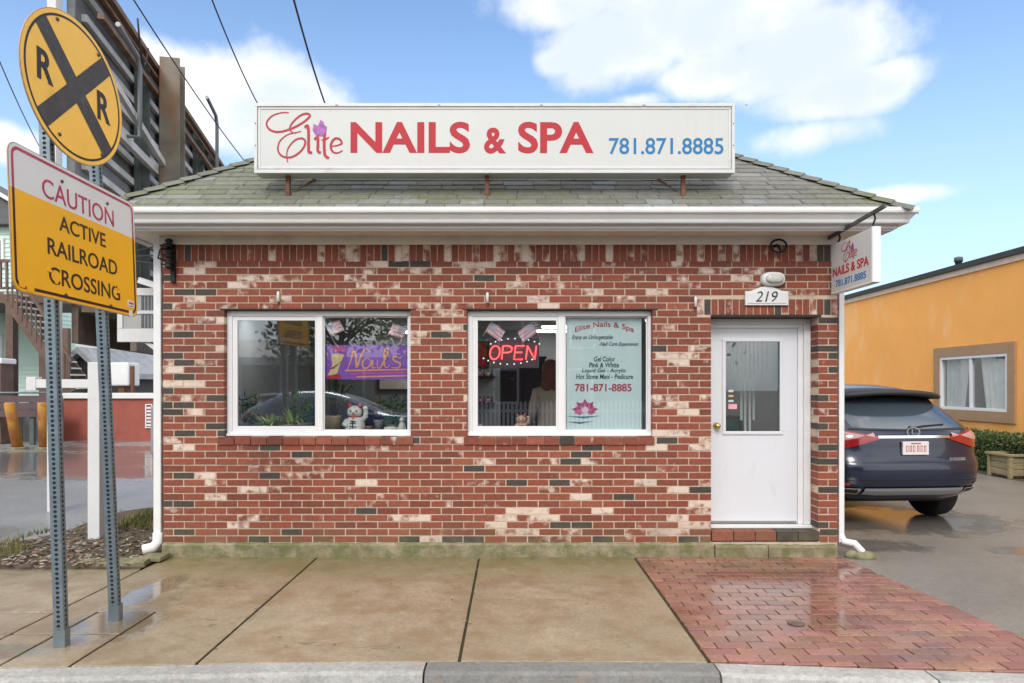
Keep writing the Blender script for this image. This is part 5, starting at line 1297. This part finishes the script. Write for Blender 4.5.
rusty = mat('rusty_yellow_paint', (.42, .20, .03), .8, var=.3, sc=3, dirt=((.30, .09, .03), 4, .46, .9))
def bollard(px, lean, label):
    x, y = x_(px, 18.), 11.5; o = empty('bollard', (x, y, 0), label, 'bollard', 'rusty yellow bollards')
    part('pipe', rusty, o, lambda b: b.tube([(x, y, -.02), (x - lean, y, 1.15), (x - lean, y, 1.2)], [.13, .13, .11], 12))
    part('footing', MT['moss_concrete'], o, lambda b: b.lathe([(.24, -.02), (.22, .03)], (x, y, 0)))
bollard(18, .22, 'rusty yellow bollard leaning to the left in front of the board fence'); bollard(45, .05, 'upright rusty yellow bollard beside the post of the guard rail')
# small brown cabinet at far left
uc = empty('utility_cabinet', (x_(3, 19.5), 13.05, 0), 'brown cabinet with a white cap at the left end of the guard rail', 'cabinet')
bx('cabinet_body', pbr, uc, x_(-6, 19.5), x_(6, 19.5), 12.8, 13.3, 0, z_(364, 19.5), .01); bx('cap', MT['white'], uc, x_(-7, 19.5), x_(8, 19.5), 12.75, 13.35, z_(364, 19.5), z_(358.5, 19.5), .03)

# =================================================================== RIGHT: ORANGE BUILDING, HEDGE, PLANTER, CAR
ox, oy0, oy1, oz = 9.6, -3.0, 17.0, 4.12
ob_ = empty('orange_building', (ox + 5, 8, 0), 'low flat roofed bright orange stucco building beside the driveway', 'building')
Wd = ox / 429 * FPX - DF, ox / 497 * FPX - DF       # window far / near y
wz0, wz1 = 1.12, 2.27; wy0, wy1 = Wd[1], Wd[0]
orange_m = mat('orange_stucco', (.95, .43, .105), .85, var=.06, sc=1.1, bump=.6, bsc=45, dirt=((.95, .60, .28), 1.1, .52, .6, (1, 1, .45)))
def owall(b):
    bb = len(b.v); grid_wall(b, oy0, oy1, -.05, oz, [(wy0, wy1, wz0, wz1)], 0, .25)
    for i in range(bb, len(b.v)): u, y, z = b.v[i]; b.v[i] = Vector((ox + y, u, z))
    b.box(ox + .251, ox + 10, oy0, oy0 + .25, -.05, oz); b.box(ox + .251, ox + 10, oy1 - .25, oy1, -.05, oz); b.box(ox + 9.75, ox + 10, oy0 + .251, oy1 - .251, -.05, oz)
part('wall', orange_m, ob_, owall)
part('roof', mat('tar_roof', (.05, .05, .05), .9), ob_, lambda b: b.box(ox - .10, ox + 10.1, oy0 - .1, oy1 + .1, oz + .001, oz + .11))
part('roof_trim', mat('cream_trim', (.66, .52, .38), .7), ob_, lambda b: b.box(ox - .045, ox - .002, oy0 - .04, oy1 + .04, oz - .12, oz))
tan = mat('brown_window_surround', (.38, .235, .13), .8, var=.08)
def surround(b):
    bb = len(b.v); frame4(b, wy0 - .20, wy1 + .21, wz0 - .21, wz1 + .21, 0, .04, .20, .21, .21, .21)
    for i in range(bb, len(b.v)): u, y, z = b.v[i]; b.v[i] = Vector((ox - .001 - y, u, z))
part('window_surround', tan, ob_, surround)
def ymap(b, bb):
    for i in range(bb, len(b.v)): u, y, z = b.v[i]; b.v[i] = Vector((ox + y, u, z))
def owin(b): bb = len(b.v); frame4(b, wy0 + .001, wy1 - .001, wz0 + .001, wz1 - .001, -.03, .06, .06, .06, .06, .06); m = wy0 + (wy1 - wy0) * .52; b.box(m - .035, m + .035, -.02, .06, wz0 + .061, wz1 - .061); ymap(b, bb)
ow = part('window', MT['white_clean'], ob_, owin, .004)
part('pane', MT['glass'], ow, lambda b: b.box(ox + .02, ox + .026, wy0 + .05, wy1 - .05, wz0 + .05, wz1 - .05))
def drape(b):
    b.smooth = True; n = 40
    for (ya, yb, zb) in ((wy0 + .05, wy0 + .95, wz0), (wy1 - .85, wy1 - .04, wz0)):
        base = len(b.v)
        for k in range(n + 1):
            t = k / n; y = ya + (yb - ya) * t
            for z, sc in ((wz1 + .05, 1.), ((wz0 + wz1) / 2, .9), (zb - .2, .75)):
                yy = ya + (yb - ya) * t * sc if ya < wy0 + .5 else yb - (yb - ya) * (1 - t) * sc
                b.v.append(Vector((ox + .085 + .03 * sin(t * 34), yy, z)))
        for k in range(n):
            for j in range(2): a = base + k * 3 + j; b.add([a, a + 3, a + 4, a + 1])
part('curtain', mat('white_curtain', (.85, .85, .83), .8), ow, drape)
bx('room_back', mat('dim_room', (.22, .22, .22), .9), ob_, ox + 1.6, ox + 1.65, wy0 - 1.5, wy1 + 1.5, 0, 3.5, 0)
rv = empty('roof_vent', (ox + .5, 8.95, oz), 'little dark vent pipe standing on the orange building roof', 'vent pipe')
part('pipe', frm, rv, lambda b: b.lathe([(.07, 0), (.07, .22), (.09, .22), (.09, .32), (.02, .34)], (ox + .5, 8.95, oz + .1), n=12))
# hedge
def hedge(b):
    rr = random.Random(5); y0, y1 = 4.2, 9.3
    for k in range(15000):
        y = rr.uniform(y0, y1); a = rr.random(); n = mnoise.noise(Vector((y * 1.3, 2, 0))) * .06
        if a < .55: x = 9.02 + rr.uniform(-.05, .12) + n; z = rr.uniform(.0, .72 + n)
        else: x = rr.uniform(9.0, 9.55); z = .70 + rr.uniform(-.14, .05) + n
        b.mi = 0 if rr.random() < .6 else (1 if rr.random() < .75 else 2); random.seed(k); b.leaf((x, y, z), rr.uniform(.035, .07), None, .15)
    b.mi = 3
    for k in range(40): y = y0 + (y1 - y0) * k / 39; b.tube([(9.3, y, 0), (9.25 + rr.uniform(-.15, .15), y + rr.uniform(-.1, .1), .6)], .012, 5)
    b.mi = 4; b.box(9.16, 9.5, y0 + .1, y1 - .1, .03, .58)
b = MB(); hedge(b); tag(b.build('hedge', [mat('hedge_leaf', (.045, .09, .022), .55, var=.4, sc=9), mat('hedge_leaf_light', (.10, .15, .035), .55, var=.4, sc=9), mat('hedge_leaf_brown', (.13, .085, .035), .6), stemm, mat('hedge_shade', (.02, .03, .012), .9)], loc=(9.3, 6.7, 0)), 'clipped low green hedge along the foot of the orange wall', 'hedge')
random.seed(21)
tag(sheet('hedge_bed', [(8.7, 3.5, -.002), (9.6, 3.5, -.002), (9.6, 16.9, -.002), (8.7, 16.9, -.002)], M_dirt))
pl_ = empty('planter_box', (9.0, 5.9, 0), 'square weathered wooden planter box in front of the hedge', 'planter')
pwd = mat('weathered_planter_wood', (.30, .24, .13), .8, var=.3, sc=5, stretch=(1, 1, 6))
def planter(b):
    x0, x1, y0, y1 = 8.70, 9.5, 5.45, 6.0
    for k in range(3): z = .05 + k * .115; b.box(x0 + .03, x1 - .03, y0 + .02, y1 - .02, z, z + .108)
    b.box(x0 + .06, x1 - .06, y0 + .05, y1 - .05, .02, .36)
part('side_boards', pwd, pl_, planter, .004)
part('corner_post', pwd, pl_, lambda b: [b.box(x - .03, x + .03, y - .03, y + .03, 0, .39) for x in (8.73, 9.47) for y in (5.47, 5.98)], .004)
part('top_rim', pwd, pl_, lambda b: frame4_xy(b, 8.67, 9.53, 5.42, 6.03, .391, .43, .09), .004)

# SUV --------------------------------------------------------------------
paint = mat('midnight_blue_paint', (.007, .013, .036), .25, .1, var=0, coat=.55, spec=.45); blk = mat('black_plastic', (.018, .018, .019), .5, var=0)
carglass = mat('tinted_rear_glass', (.05, .07, .09), .06, .0, var=0, coat=.6, spec=1.); chrome = mat('chrome', (.75, .76, .78), .12, 1., var=0); lensr = mat('tail_lamp_red', (.30, .010, .014), .12, var=.15, sc=10, coat=1.); lensc = mat('tail_lamp_clear', (.45, .26, .26), .1, var=.15, sc=20, coat=1.)
silver = mat('silver_trim', (.36, .38, .40), .4, .2, var=0); rubber = mat('tyre_rubber', (.018, .018, .018), .85, var=.2); alloy = mat('alloy', (.35, .36, .38), .3, .9, var=0); platem = mat('plate_white', (.72, .68, .68), .4, var=0)
SL = [(.30, .78, -.66, 3.55), (.36, .86, -.76, 3.66), (.44, .91, -.86, 3.74), (.52, .935, -.91, 3.78), (.64, .945, -.93, 3.80), (.735, .95, -.935, 3.80), (.765, .95, -.915, 3.79), (.84, .95, -.875, 3.76), (.95, .95, -.865, 3.72), (1.04, .948, -.86, 3.50), (1.08, .94, -.845, 3.1), (1.13, .915, -.80, 2.75), (1.20, .885, -.72, 2.55), (1.32, .83, -.55, 2.25), (1.44, .77, -.38, 1.98), (1.53, .70, -.22, 1.72), (1.60, .61, .02, 1.45), (1.645, .48, .35, 1.2), (1.665, .25, .75, 1.0)]
LCR = .75
def prof(z):
    for i in range(len(SL) - 1):
        a, c = SL[i], SL[i + 1]
        if z <= c[0]: t = max(0, (z - a[0]) / (c[0] - a[0])); return [a[k] + (c[k] - a[k]) * t for k in (1, 2, 3)]
    return list(SL[-1][1:])
def ry(x, z, k=4.2):
    w, yr, yf = prof(z); q = min(1, abs(x) / w); return yr + LCR * (1 - (1 - q ** k) ** (1 / k))
def make_car(loc, yaw, label, paintm):
    car = empty('parked_suv', loc, label, 'car', None, yaw)
    b = MB(); b.smooth = True; N_ = 40; rings = []
    for (z, w, yr, yf) in SL:
        rings.append(len(b.v)); pts = []
        for i in range(N_ + 1):
            x = w * math.sin(-pi / 2 + pi * i / N_); q = min(1, abs(x) / w); pts.append((x, yr + LCR * (1 - (1 - q ** 4.2) ** (1 / 4.2))))
        for i in range(1, N_):
            x = w * math.sin(pi / 2 - pi * i / N_); q = min(1, abs(x) / w); Lf = min(1.0, (yf - yr) * .3); pts.append((x, yf - Lf * (1 - (1 - q ** 3) ** (1 / 3))))
        pts_b = [(w, prof(z)[1] + LCR)]
        for (x, y) in pts: b.v.append(Vector((x, y, z)))
    n = len(pts)
    for r in range(len(rings) - 1):
        for i in range(n): b.add([rings[r] + i, rings[r] + (i + 1) % n, rings[r + 1] + (i + 1) % n, rings[r + 1] + i])
    b.add([rings[-1] + i for i in range(n)]); b.add([rings[0] + i for i in range(n)][::-1])
    bo = b.build('body', paintm, car, local=True)
    c = MB()
    for x in (-.99, .99):
        for y in (0, 2.79): c.lathe([(.42, -.28), (.42, .28)], (x, y, .36), (1, 0, 0), 28)
    cut = c.build('cutter', blk, None); cut.parent = car
    md = bo.modifiers.new('arch', 'BOOLEAN'); md.object = cut; md.operation = 'DIFFERENCE'; md.solver = 'EXACT'
    bpy.context.view_layer.update(); dg = bpy.context.evaluated_depsgraph_get()
    me = bpy.data.meshes.new_from_object(bo.evaluated_get(dg)); bo.modifiers.clear(); bo.data = me; bpy.data.objects.remove(cut)
    while len(me.materials) > 1: me.materials.pop()
    me.materials[0] = paintm
    def patch(b, lo, hi, x0, x1, lift, nx=24, nz=5):
        """surface patch on the tail between z=lo(x) and z=hi(x)"""
        base = len(b.v)
        for i in range(nx + 1):
            x = x0 + (x1 - x0) * i / nx
            for j in range(nz + 1):
                z = lo(x) + (hi(x) - lo(x)) * j / nz; b.v.append(Vector((x * (1 + lift * .6), ry(x, z) - lift, z)))
        for i in range(nx):
            for j in range(nz): a = base + i * (nz + 1) + j; b.add([a, a + nz + 1, a + nz + 2, a + 1])
    def P_(name, m, lo, hi, x0, x1, lift, parent=car, nx=24, nz=5):
        b = MB(); b.smooth = True; patch(b, lo, hi, x0, x1, lift, nx, nz); return b.build(name, m, parent, local=True)
    P_('rear_window', carglass, lambda x: 1.135 + .02 * abs(x), lambda x: 1.50, -.66, .66, .006)
    P_('window_edge', blk, lambda x: 1.118 + .02 * abs(x), lambda x: 1.132 + .02 * abs(x), -.70, .70, .007)
    b = MB(); b.smooth = True                                            # spoiler
    for k in range(20):
        pass
    base = len(b.v); ns = 24
    for i in range(ns + 1):
        x = -.68 + 1.36 * i / ns; e = (abs(x) / .68) ** 4; yb = -.55 + .16 * e; zt = 1.575 - .05 * (abs(x) / .68) ** 2
        for (y, z) in ((-.02, zt + .03), (yb + .06, zt + .01), (yb, zt - .02), (yb + .02, zt - .055), (-.1, zt - .065)): b.v.append(Vector((x, y, z)))
    for i in range(ns):
        for j in range(4): a = base + i * 5 + j; b.add([a, a + 1, a + 6, a + 5])
    b.add([base + j for j in range(5)][::-1]); b.add([base + ns * 5 + j for j in range(5)])
    b.build('spoiler', blk, car, local=True)
    for s in (-1, 1):
        def lo(x): t = (abs(x) - .40) / .52; return 1.03 - .105 * min(1, t * 1.5)
        def hi(x): t = (abs(x) - .40) / .52; return 1.055 + .095 * t
        xs = (.40, .925) if s > 0 else (-.925, -.40)
        tl = P_('tail_lamp', lensr, lo, hi, xs[0], xs[1], .012, nx=30)
        xs2 = (.46, .85) if s > 0 else (-.85, -.46)
        P_('clear_lens', lensc, lambda x: lo(x) + .088, lambda x: hi(x) - .016, xs2[0], xs2[1], .017, tl)
        P_('reflector', lensr, lambda x: .50, lambda x: .535, .74 if s > 0 else -.90, .90 if s > 0 else -.74, .006, nx=14)
        xe = (.62, .88) if s > 0 else (-.88, -.62)
        ex = P_('exhaust_tip', chrome, lambda x: .395 + .03 * (abs(x) - .62), lambda x: .47, xe[0], xe[1], .016, nx=14)
        P_('exhaust_bore', blk, lambda x: .41 + .03 * (abs(x) - .62), lambda x: .455, xe[0] + .02, xe[1] - .02, .020, ex, 12)
        for yy in (0, 2.79):
            w = empty('wheel', (s * .83, yy, .372)); w.parent = car
            b = MB(); b.lathe([(.24, -.112), (.345, -.118), (.368, -.095), (.372, 0), (.368, .095), (.345, .118), (.24, .112)], (0, 0, 0), (1, 0, 0), 36); b.build('tyre', rubber, w, local=True)
            b = MB(); b.lathe([(.245, -.10), (.245, .10)], (0, 0, 0), (1, 0, 0), 30)
            for k in range(10): a = 2 * pi * k / 10; b.bar((s * .108, .05 * cos(a), .05 * sin(a)), (s * .112, .235 * cos(a), .235 * sin(a)), .035, .02, (1, 0, 0))
            b.build('rim', alloy, w, local=True)
    P_('chrome_strip', chrome, lambda x: 1.038, lambda x: 1.066, -.42, .42, .016, nx=16, nz=2)
    P_('tailgate_seam', blk, lambda x: .765, lambda x: .775, -.62, .62, .004, nx=20, nz=1)
    b = MB(); pl = ry(0, .90) - .02; b.box(-.155, .155, pl - .008, pl + .02, .85, 1.0); pt = b.build('licence_plate', platem, car, .004, local=True)
    b = MB()
    for k in range(6): x = -.118 + k * .041 + (.008 if k > 2 else 0); frame4(b, x, x + .026, .888, .955, pl - .0102, pl - .0085, .007, .007 if k % 2 else .004, .009, .009)
    b.box(-.06, .06, pl - .0102, pl - .0085, .972, .985); b.build('plate_marking', mat('plate_ink_red', (.50, .08, .10), .5), pt, local=True)
    ye = ry(0, 1.10) - .02
    def emb(b):
        for k in range(28):
            a, c = 2 * pi * k / 28, 2 * pi * (k + 1) / 28
            b.face([(rx * cos(t), ye - .008 - .02 * (1.1 - 1.1 - rz * sin(t) * .5), 1.105 + rz * sin(t)) for rx, rz, t in ((.082, .058, a), (.082, .058, c), (.066, .044, c), (.066, .044, a))])
        b.bar((-.02, ye - .01, 1.14), (-.02, ye - .01, 1.08), .012, .008, (0, 1, 0)); b.bar((-.026, ye - .01, 1.08), (.05, ye - .01, 1.085), .008, .012, (0, 1, 0))
    part('emblem', chrome, car, emb, local=True)
    for k in range(5): x = .40 + k * .042; y = ry(x, .80) - .008; part('badge_character', chrome, car, lambda b: frame4(b, x, x + .03, .785, .815, y - .003, y, .007, .006, .006, .006), local=True)
    b = MB(); b.tube([(0, ry(0, 1.15) - .02, 1.15), (.18, ry(.18, 1.17) - .018, 1.17), (.44, ry(.44, 1.185) - .014, 1.185)], .009, 6); b.ball((0, ry(0, 1.15) - .02, 1.15), .022); b.build('wiper', blk, car, local=True)
    P_('bumper_seam', blk, lambda x: .555, lambda x: .562, -.90, .90, .004, nx=30, nz=1)
    P_('skid_trim', silver, lambda x: .385 + .03 * max(0, abs(x) - .42) * 3, lambda x: .475, -.58, .58, .022, nx=20)
    b = MB(); b.box(-.72, .72, -.35, 3.4, .24, .36); b.box(-.07, .07, -.1, .1, .30, .40); b.build('underbody', blk, car, local=True)
    for s in (-1, 1):
        b = MB(); b.smooth = True
        def sidew(b):
            base = len(b.v); ys = [i / 18 for i in range(19)]
            for t in ys:
                for z in (1.15, 1.26, 1.38, 1.48):
                    w, yr, yf = prof(z); y0, y1 = yr + .55, yf - .30; y = y0 + (y1 - y0) * t; q = 1.0
                    b.v.append(Vector((s * (w + .004), y, z)))
            for i in range(18):
                for j in range(3): a = base + i * 4 + j; b.add([a, a + 4, a + 5, a + 1])
        sidew(b); b.build('side_window', carglass, car, local=True)
    return car
suv = make_car((5.30 - .83 * cos(R(5)) + .0, 2.16 - .83 * sin(R(5)), -.005), R(5), 'dark blue SUV parked in the driveway by the orange wall', paint)

# =================================================================== OVERHEAD WIRES
def wire(a, c, label, r=.011):
    a, c = Vector(a), Vector(c); e0 = a + (a - c) * .6; e1 = c + (c - a) * 1.0
    b = MB(); b.tube([e0.lerp(e1, t) - Vector((0, 0, .5 * 4 * t * (1 - t) - .0)) for t in [i / 24 for i in range(25)]], r, 6)
    tag(b.build('power_line', MT['black'], loc=a), label, 'power line', 'overhead power lines')
wire(P(145, -8, 9.5), P(250, 147, 15.5), 'overhead wire running down behind the left end of the roof sign')
wire(P(219, -8, 9.5), P(265, 92, 13.0), 'overhead wire disappearing behind the word script at the sign top')
wire(P(299, -8, 9.0), P(332, 95, 12.0), 'thicker overhead wire meeting the top edge of the sign right of the other two', .014)
wire(P(-3, 35, 12.), P(42, 132, 17.), 'overhead wire at the far left beside the round railroad sign')

# =================================================================== ACROSS THE STREET (seen in the shop windows)
def leafy_tree(x, y, h, r, label, n=2600, bare=False):
    t = empty('street_tree', (x, y, 0), label, 'tree', 'trees across the street')
    rr = random.Random(int(x * 31 + y * 7)); b = MB()
    b.tube([(x, y, -.1), (x + .05, y, h * .3), (x - .05, y, h * .55), (x, y, h * .85)], [.2, .16, .11, .03], 8)
    tips = []
    for k in range(12):
        z = h * rr.uniform(.28, .7); a = rr.uniform(0, 6.3); L = r * rr.uniform(.6, 1.); p = Vector((x, y, z)); q = p + Vector((cos(a) * L, sin(a) * L, L * .7)); tips.append(q)
        b.tube([p, p.lerp(q, .5) + Vector((0, 0, .15)), q], [.07, .045, .015], 5)
    b.build('trunk', mat('bark', (.10, .075, .055), .9) if 'bark' not in bpy.data.materials else bpy.data.materials['bark'], t)
    b = MB(); random.seed(int(x * 13 + 99))
    for k in range(n):
        q = rr.choice(tips); p = q + Vector((rr.gauss(0, r * .3), rr.gauss(0, r * .3), rr.gauss(0, r * .26))); b.mi = 0 if rr.random() < .7 else 1; b.leaf(p, rr.uniform(.16, .34))
    b.build('crown', [leafm, bpy.data.materials['hedge_leaf_light']], t)
leafy_tree(-6.5, -19.5, 6.0, 2.2, 'bushy green street tree across the road beside the long low shed')
leafy_tree(-2.6, -17.5, 4.2, 1.7, 'smaller bushy green street tree across the road near the picket fence')
leafy_tree(5.5, -20.0, 8.0, 2.8, 'tallest green street tree across the road right of the grey house')
pf = empty('picket_fence', (1.2, -13.9, 0), 'white picket fence across the road mirrored in the OPEN window', 'fence')
part('picket', MT['white'], pf, lambda b: [b.prism([(x - .04, .05), (x + .04, .05), (x + .04, 1.12), (x, 1.2), (x - .04, 1.12)], lambda u, v, d: (u, -13.9 + d, v), -.012, .012) for x in [-2.2 + .13 * k for k in range(52)]])
part('fence_rail', MT['white'], pf, lambda b: (b.box(-2.3, 4.6, -13.97, -13.915, .3, .38), b.box(-2.3, 4.6, -13.97, -13.915, .85, .93)))
oh = empty('opposite_house', (2, -24, 0), 'dark grey house across the road behind the picket fence', 'house')
dwall = mat('dark_grey_siding', (.075, .08, .085), .8, var=.1)
bx('wall', dwall, oh, -2.5, 7.5, -30, -22, -.1, 5.2, 0)
part('roof', groof, oh, lambda b: b.prism([(-3.0, 5.1), (2.5, 8.0), (8.0, 5.1)], lambda u, v, d: (u, d, v), -30.4, -21.6))
for x, z in ((-.8, .9), (2.3, .9), (-.6, 3.2), (2.4, 3.2)):
    b = MB(); frame4(b, x, x + 1.1, z, z + 1.5, -21.99, -21.92, .1, .1, .1, .1); w = b.build('window', MT['white'], oh)
    b = MB(); b.box(x + .1, x + 1.0, -21.985, -21.97, z + .1, z + 1.4); b.build('pane', bpy.data.materials['dark_window_pane'], w)
ls = empty('long_shed', (-10, -19, 0), 'long low pale roofed shed across the road', 'shed')
bx('wall', dwall, ls, -18, -4.5, -25, -20, -.1, 2.5, 0)
part('roof', wht_side, ls, lambda b: b.prism([(-25.3, 2.45), (-19.5, 2.45), (-19.5, 2.75), (-22.4, 3.6), (-25.3, 2.75)], lambda u, v, d: (d, u, v), -18.4, -4.2))
part('gate_bar', wht_side, ls, lambda b: [b.box(-17 + 1.6 * k, -16.9 + 1.6 * k, -19.9, -19.8, 0, 2.45) for k in range(8)])
c2 = copy_tree(suv); c2.location = (-5.6, -10.2, -.13); c2.rotation_euler.z = R(-90)
tag(c2, 'blue SUV parked along the far side of the road', 'car')
blue_p = mat('sky_blue_paint', (.03, .10, .24), .25, .3, var=0, coat=1.)
for ch in children(c2):
    if ch.name.startswith('body'): ch.data = ch.data.copy(); ch.data.materials[0] = blue_p

# =================================================================== SKY, SUN, CAMERA
SUN_EL, SUN_AZ = R(40), math.atan2(-.22, -.95)         # azimuth from +Y towards +X
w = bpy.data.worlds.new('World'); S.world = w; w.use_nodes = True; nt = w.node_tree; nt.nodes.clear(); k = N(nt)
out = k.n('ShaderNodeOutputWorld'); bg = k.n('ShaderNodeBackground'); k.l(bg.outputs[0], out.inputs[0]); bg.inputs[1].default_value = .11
sky = k.n('ShaderNodeTexSky', sky_type='NISHITA'); sky.sun_disc = False; sky.sun_elevation = SUN_EL; sky.sun_rotation = SUN_AZ; sky.air_density = 1.0; sky.dust_density = .6; sky.ozone_density = 1.6
tc = k.n('ShaderNodeTexCoord'); D_ = tc.outputs['Generated']
sep = k.n('ShaderNodeSeparateXYZ'); k.l(D_, sep.inputs[0])
def sdir(px, py): return Vector(((px - 512) / FPX, 1, (HOR - py) / FPX)).normalized()
nz1 = k.noise(4.2, 8, .58, vec=D_); nz2 = k.noise(11., 6, .6, vec=D_)
wob = k.math('ADD', k.math('MULTIPLY', k.math('SUBTRACT', nz1, .5), 1.5), k.math('MULTIPLY', k.math('SUBTRACT', nz2, .5), .9))
tot = None
for (px, py, rx, rz, amp) in ((700, 12, .20, .08, .95), (620, 45, .14, .06, .95), (800, 55, .12, .06, 1.), (840, 92, .11, .035, .95), (720, 70, .12, .04, .85), (560, 5, .14, .05, .8), (225, 98, .15, .075, .95), (165, 75, .11, .055, .9), (280, 88, .08, .03, .8), (810, 135, .10, .03, .62), (905, 196, .07, .018, .62), (640, 100, .06, .018, .66), (5, 145, .05, .03, .8), (430, -70, .3, .06, .85), (560, 60, .06, .03, .8)):
    c = sdir(px, py); mp = k.n('ShaderNodeMapping', vector_type='TEXTURE'); k.l(D_, mp.inputs[0])
    mp.inputs['Location'].default_value = c; mp.inputs['Scale'].default_value = (rx, (rx + rz) / 2 + .1, rz)
    ln = k.n('ShaderNodeVectorMath', operation='LENGTH'); k.l(mp.outputs[0], ln.inputs[0])
    v = k.mr(ln.outputs['Value'], 0, 1.5, amp, 0)
    tot = v if tot is None else k.math('MAXIMUM', tot, v)
den = k.math('ADD', tot, k.math('MULTIPLY', wob, .55))
front = k.mr(den, .30, .60, 0, .98, True)
# unseen broken cloud added behind and above the camera as soft fill light
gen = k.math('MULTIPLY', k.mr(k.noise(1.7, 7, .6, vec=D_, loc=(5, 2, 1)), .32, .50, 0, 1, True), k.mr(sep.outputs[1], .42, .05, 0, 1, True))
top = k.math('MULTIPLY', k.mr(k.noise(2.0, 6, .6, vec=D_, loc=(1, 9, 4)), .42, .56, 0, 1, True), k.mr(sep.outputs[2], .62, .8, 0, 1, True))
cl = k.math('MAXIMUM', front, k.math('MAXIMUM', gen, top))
cl = k.math('MULTIPLY', cl, k.mr(sep.outputs[2], .0, .06, 0, 1))
# self shadow of the cloud bodies: thicker parts greyer towards their undersides
shade = k.mr(k.math('ADD', k.noise(5.5, 5, .55, vec=D_, loc=(.0, .0, .16)), k.math('MULTIPLY', den, .25)), .50, .80, 0, 1, True)
ccol = k.mix(shade, (6.5, 6.6, 6.8), (4.7, 5.2, 6.2))
haze = k.mr(sep.outputs[2], .0, .55, .66, .05, True)
skyc = k.mix(1., sky.outputs[0], (1.06, 1.2, 1.32), 'MULTIPLY')
skyc = k.mix(haze, skyc, (4.0, 5.3, 7.1))
back = k.mr(sep.outputs[1], .42, .05, 0, 1, True)      # out-of-view clouds brightened to throw more light on the walls
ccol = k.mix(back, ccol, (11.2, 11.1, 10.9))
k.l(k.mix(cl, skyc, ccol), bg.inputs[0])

sun = bpy.data.lights.new('sun', 'SUN'); sun.energy = 1.1; sun.angle = R(18); sun.color = (1., .95, .88)
so = bpy.data.objects.new('sun', sun); COL.objects.link(so); so.location = (-5, -10, 12)
sdv = Vector((math.sin(SUN_AZ) * cos(SUN_EL), math.cos(SUN_AZ) * cos(SUN_EL), sin(SUN_EL)))
so.rotation_euler = (-sdv).to_track_quat('-Z', 'Y').to_euler()

cam = bpy.data.cameras.new('camera'); cam.sensor_width = 36; cam.lens = FPX / 1024 * 36; cam.shift_y = (HOR - 341.5) / 1024; cam.clip_start = .05; cam.clip_end = 2000
co = bpy.data.objects.new('camera', cam); COL.objects.link(co); co.location = (0, -DF, EYE); co.rotation_euler = (R(90), 0, 0); S.camera = co
S.view_settings.view_transform = 'Standard'; S.view_settings.look = 'None'; S.view_settings.gamma = 1; S.view_settings.exposure = .72
S.render.engine = 'CYCLES'
S.cycles.max_bounces = 8; S.cycles.transparent_max_bounces = 16; S.cycles.use_denoising = True; S.cycles.sample_clamp_indirect = 6; S.cycles.caustics_reflective = False; S.cycles.caustics_refractive = False
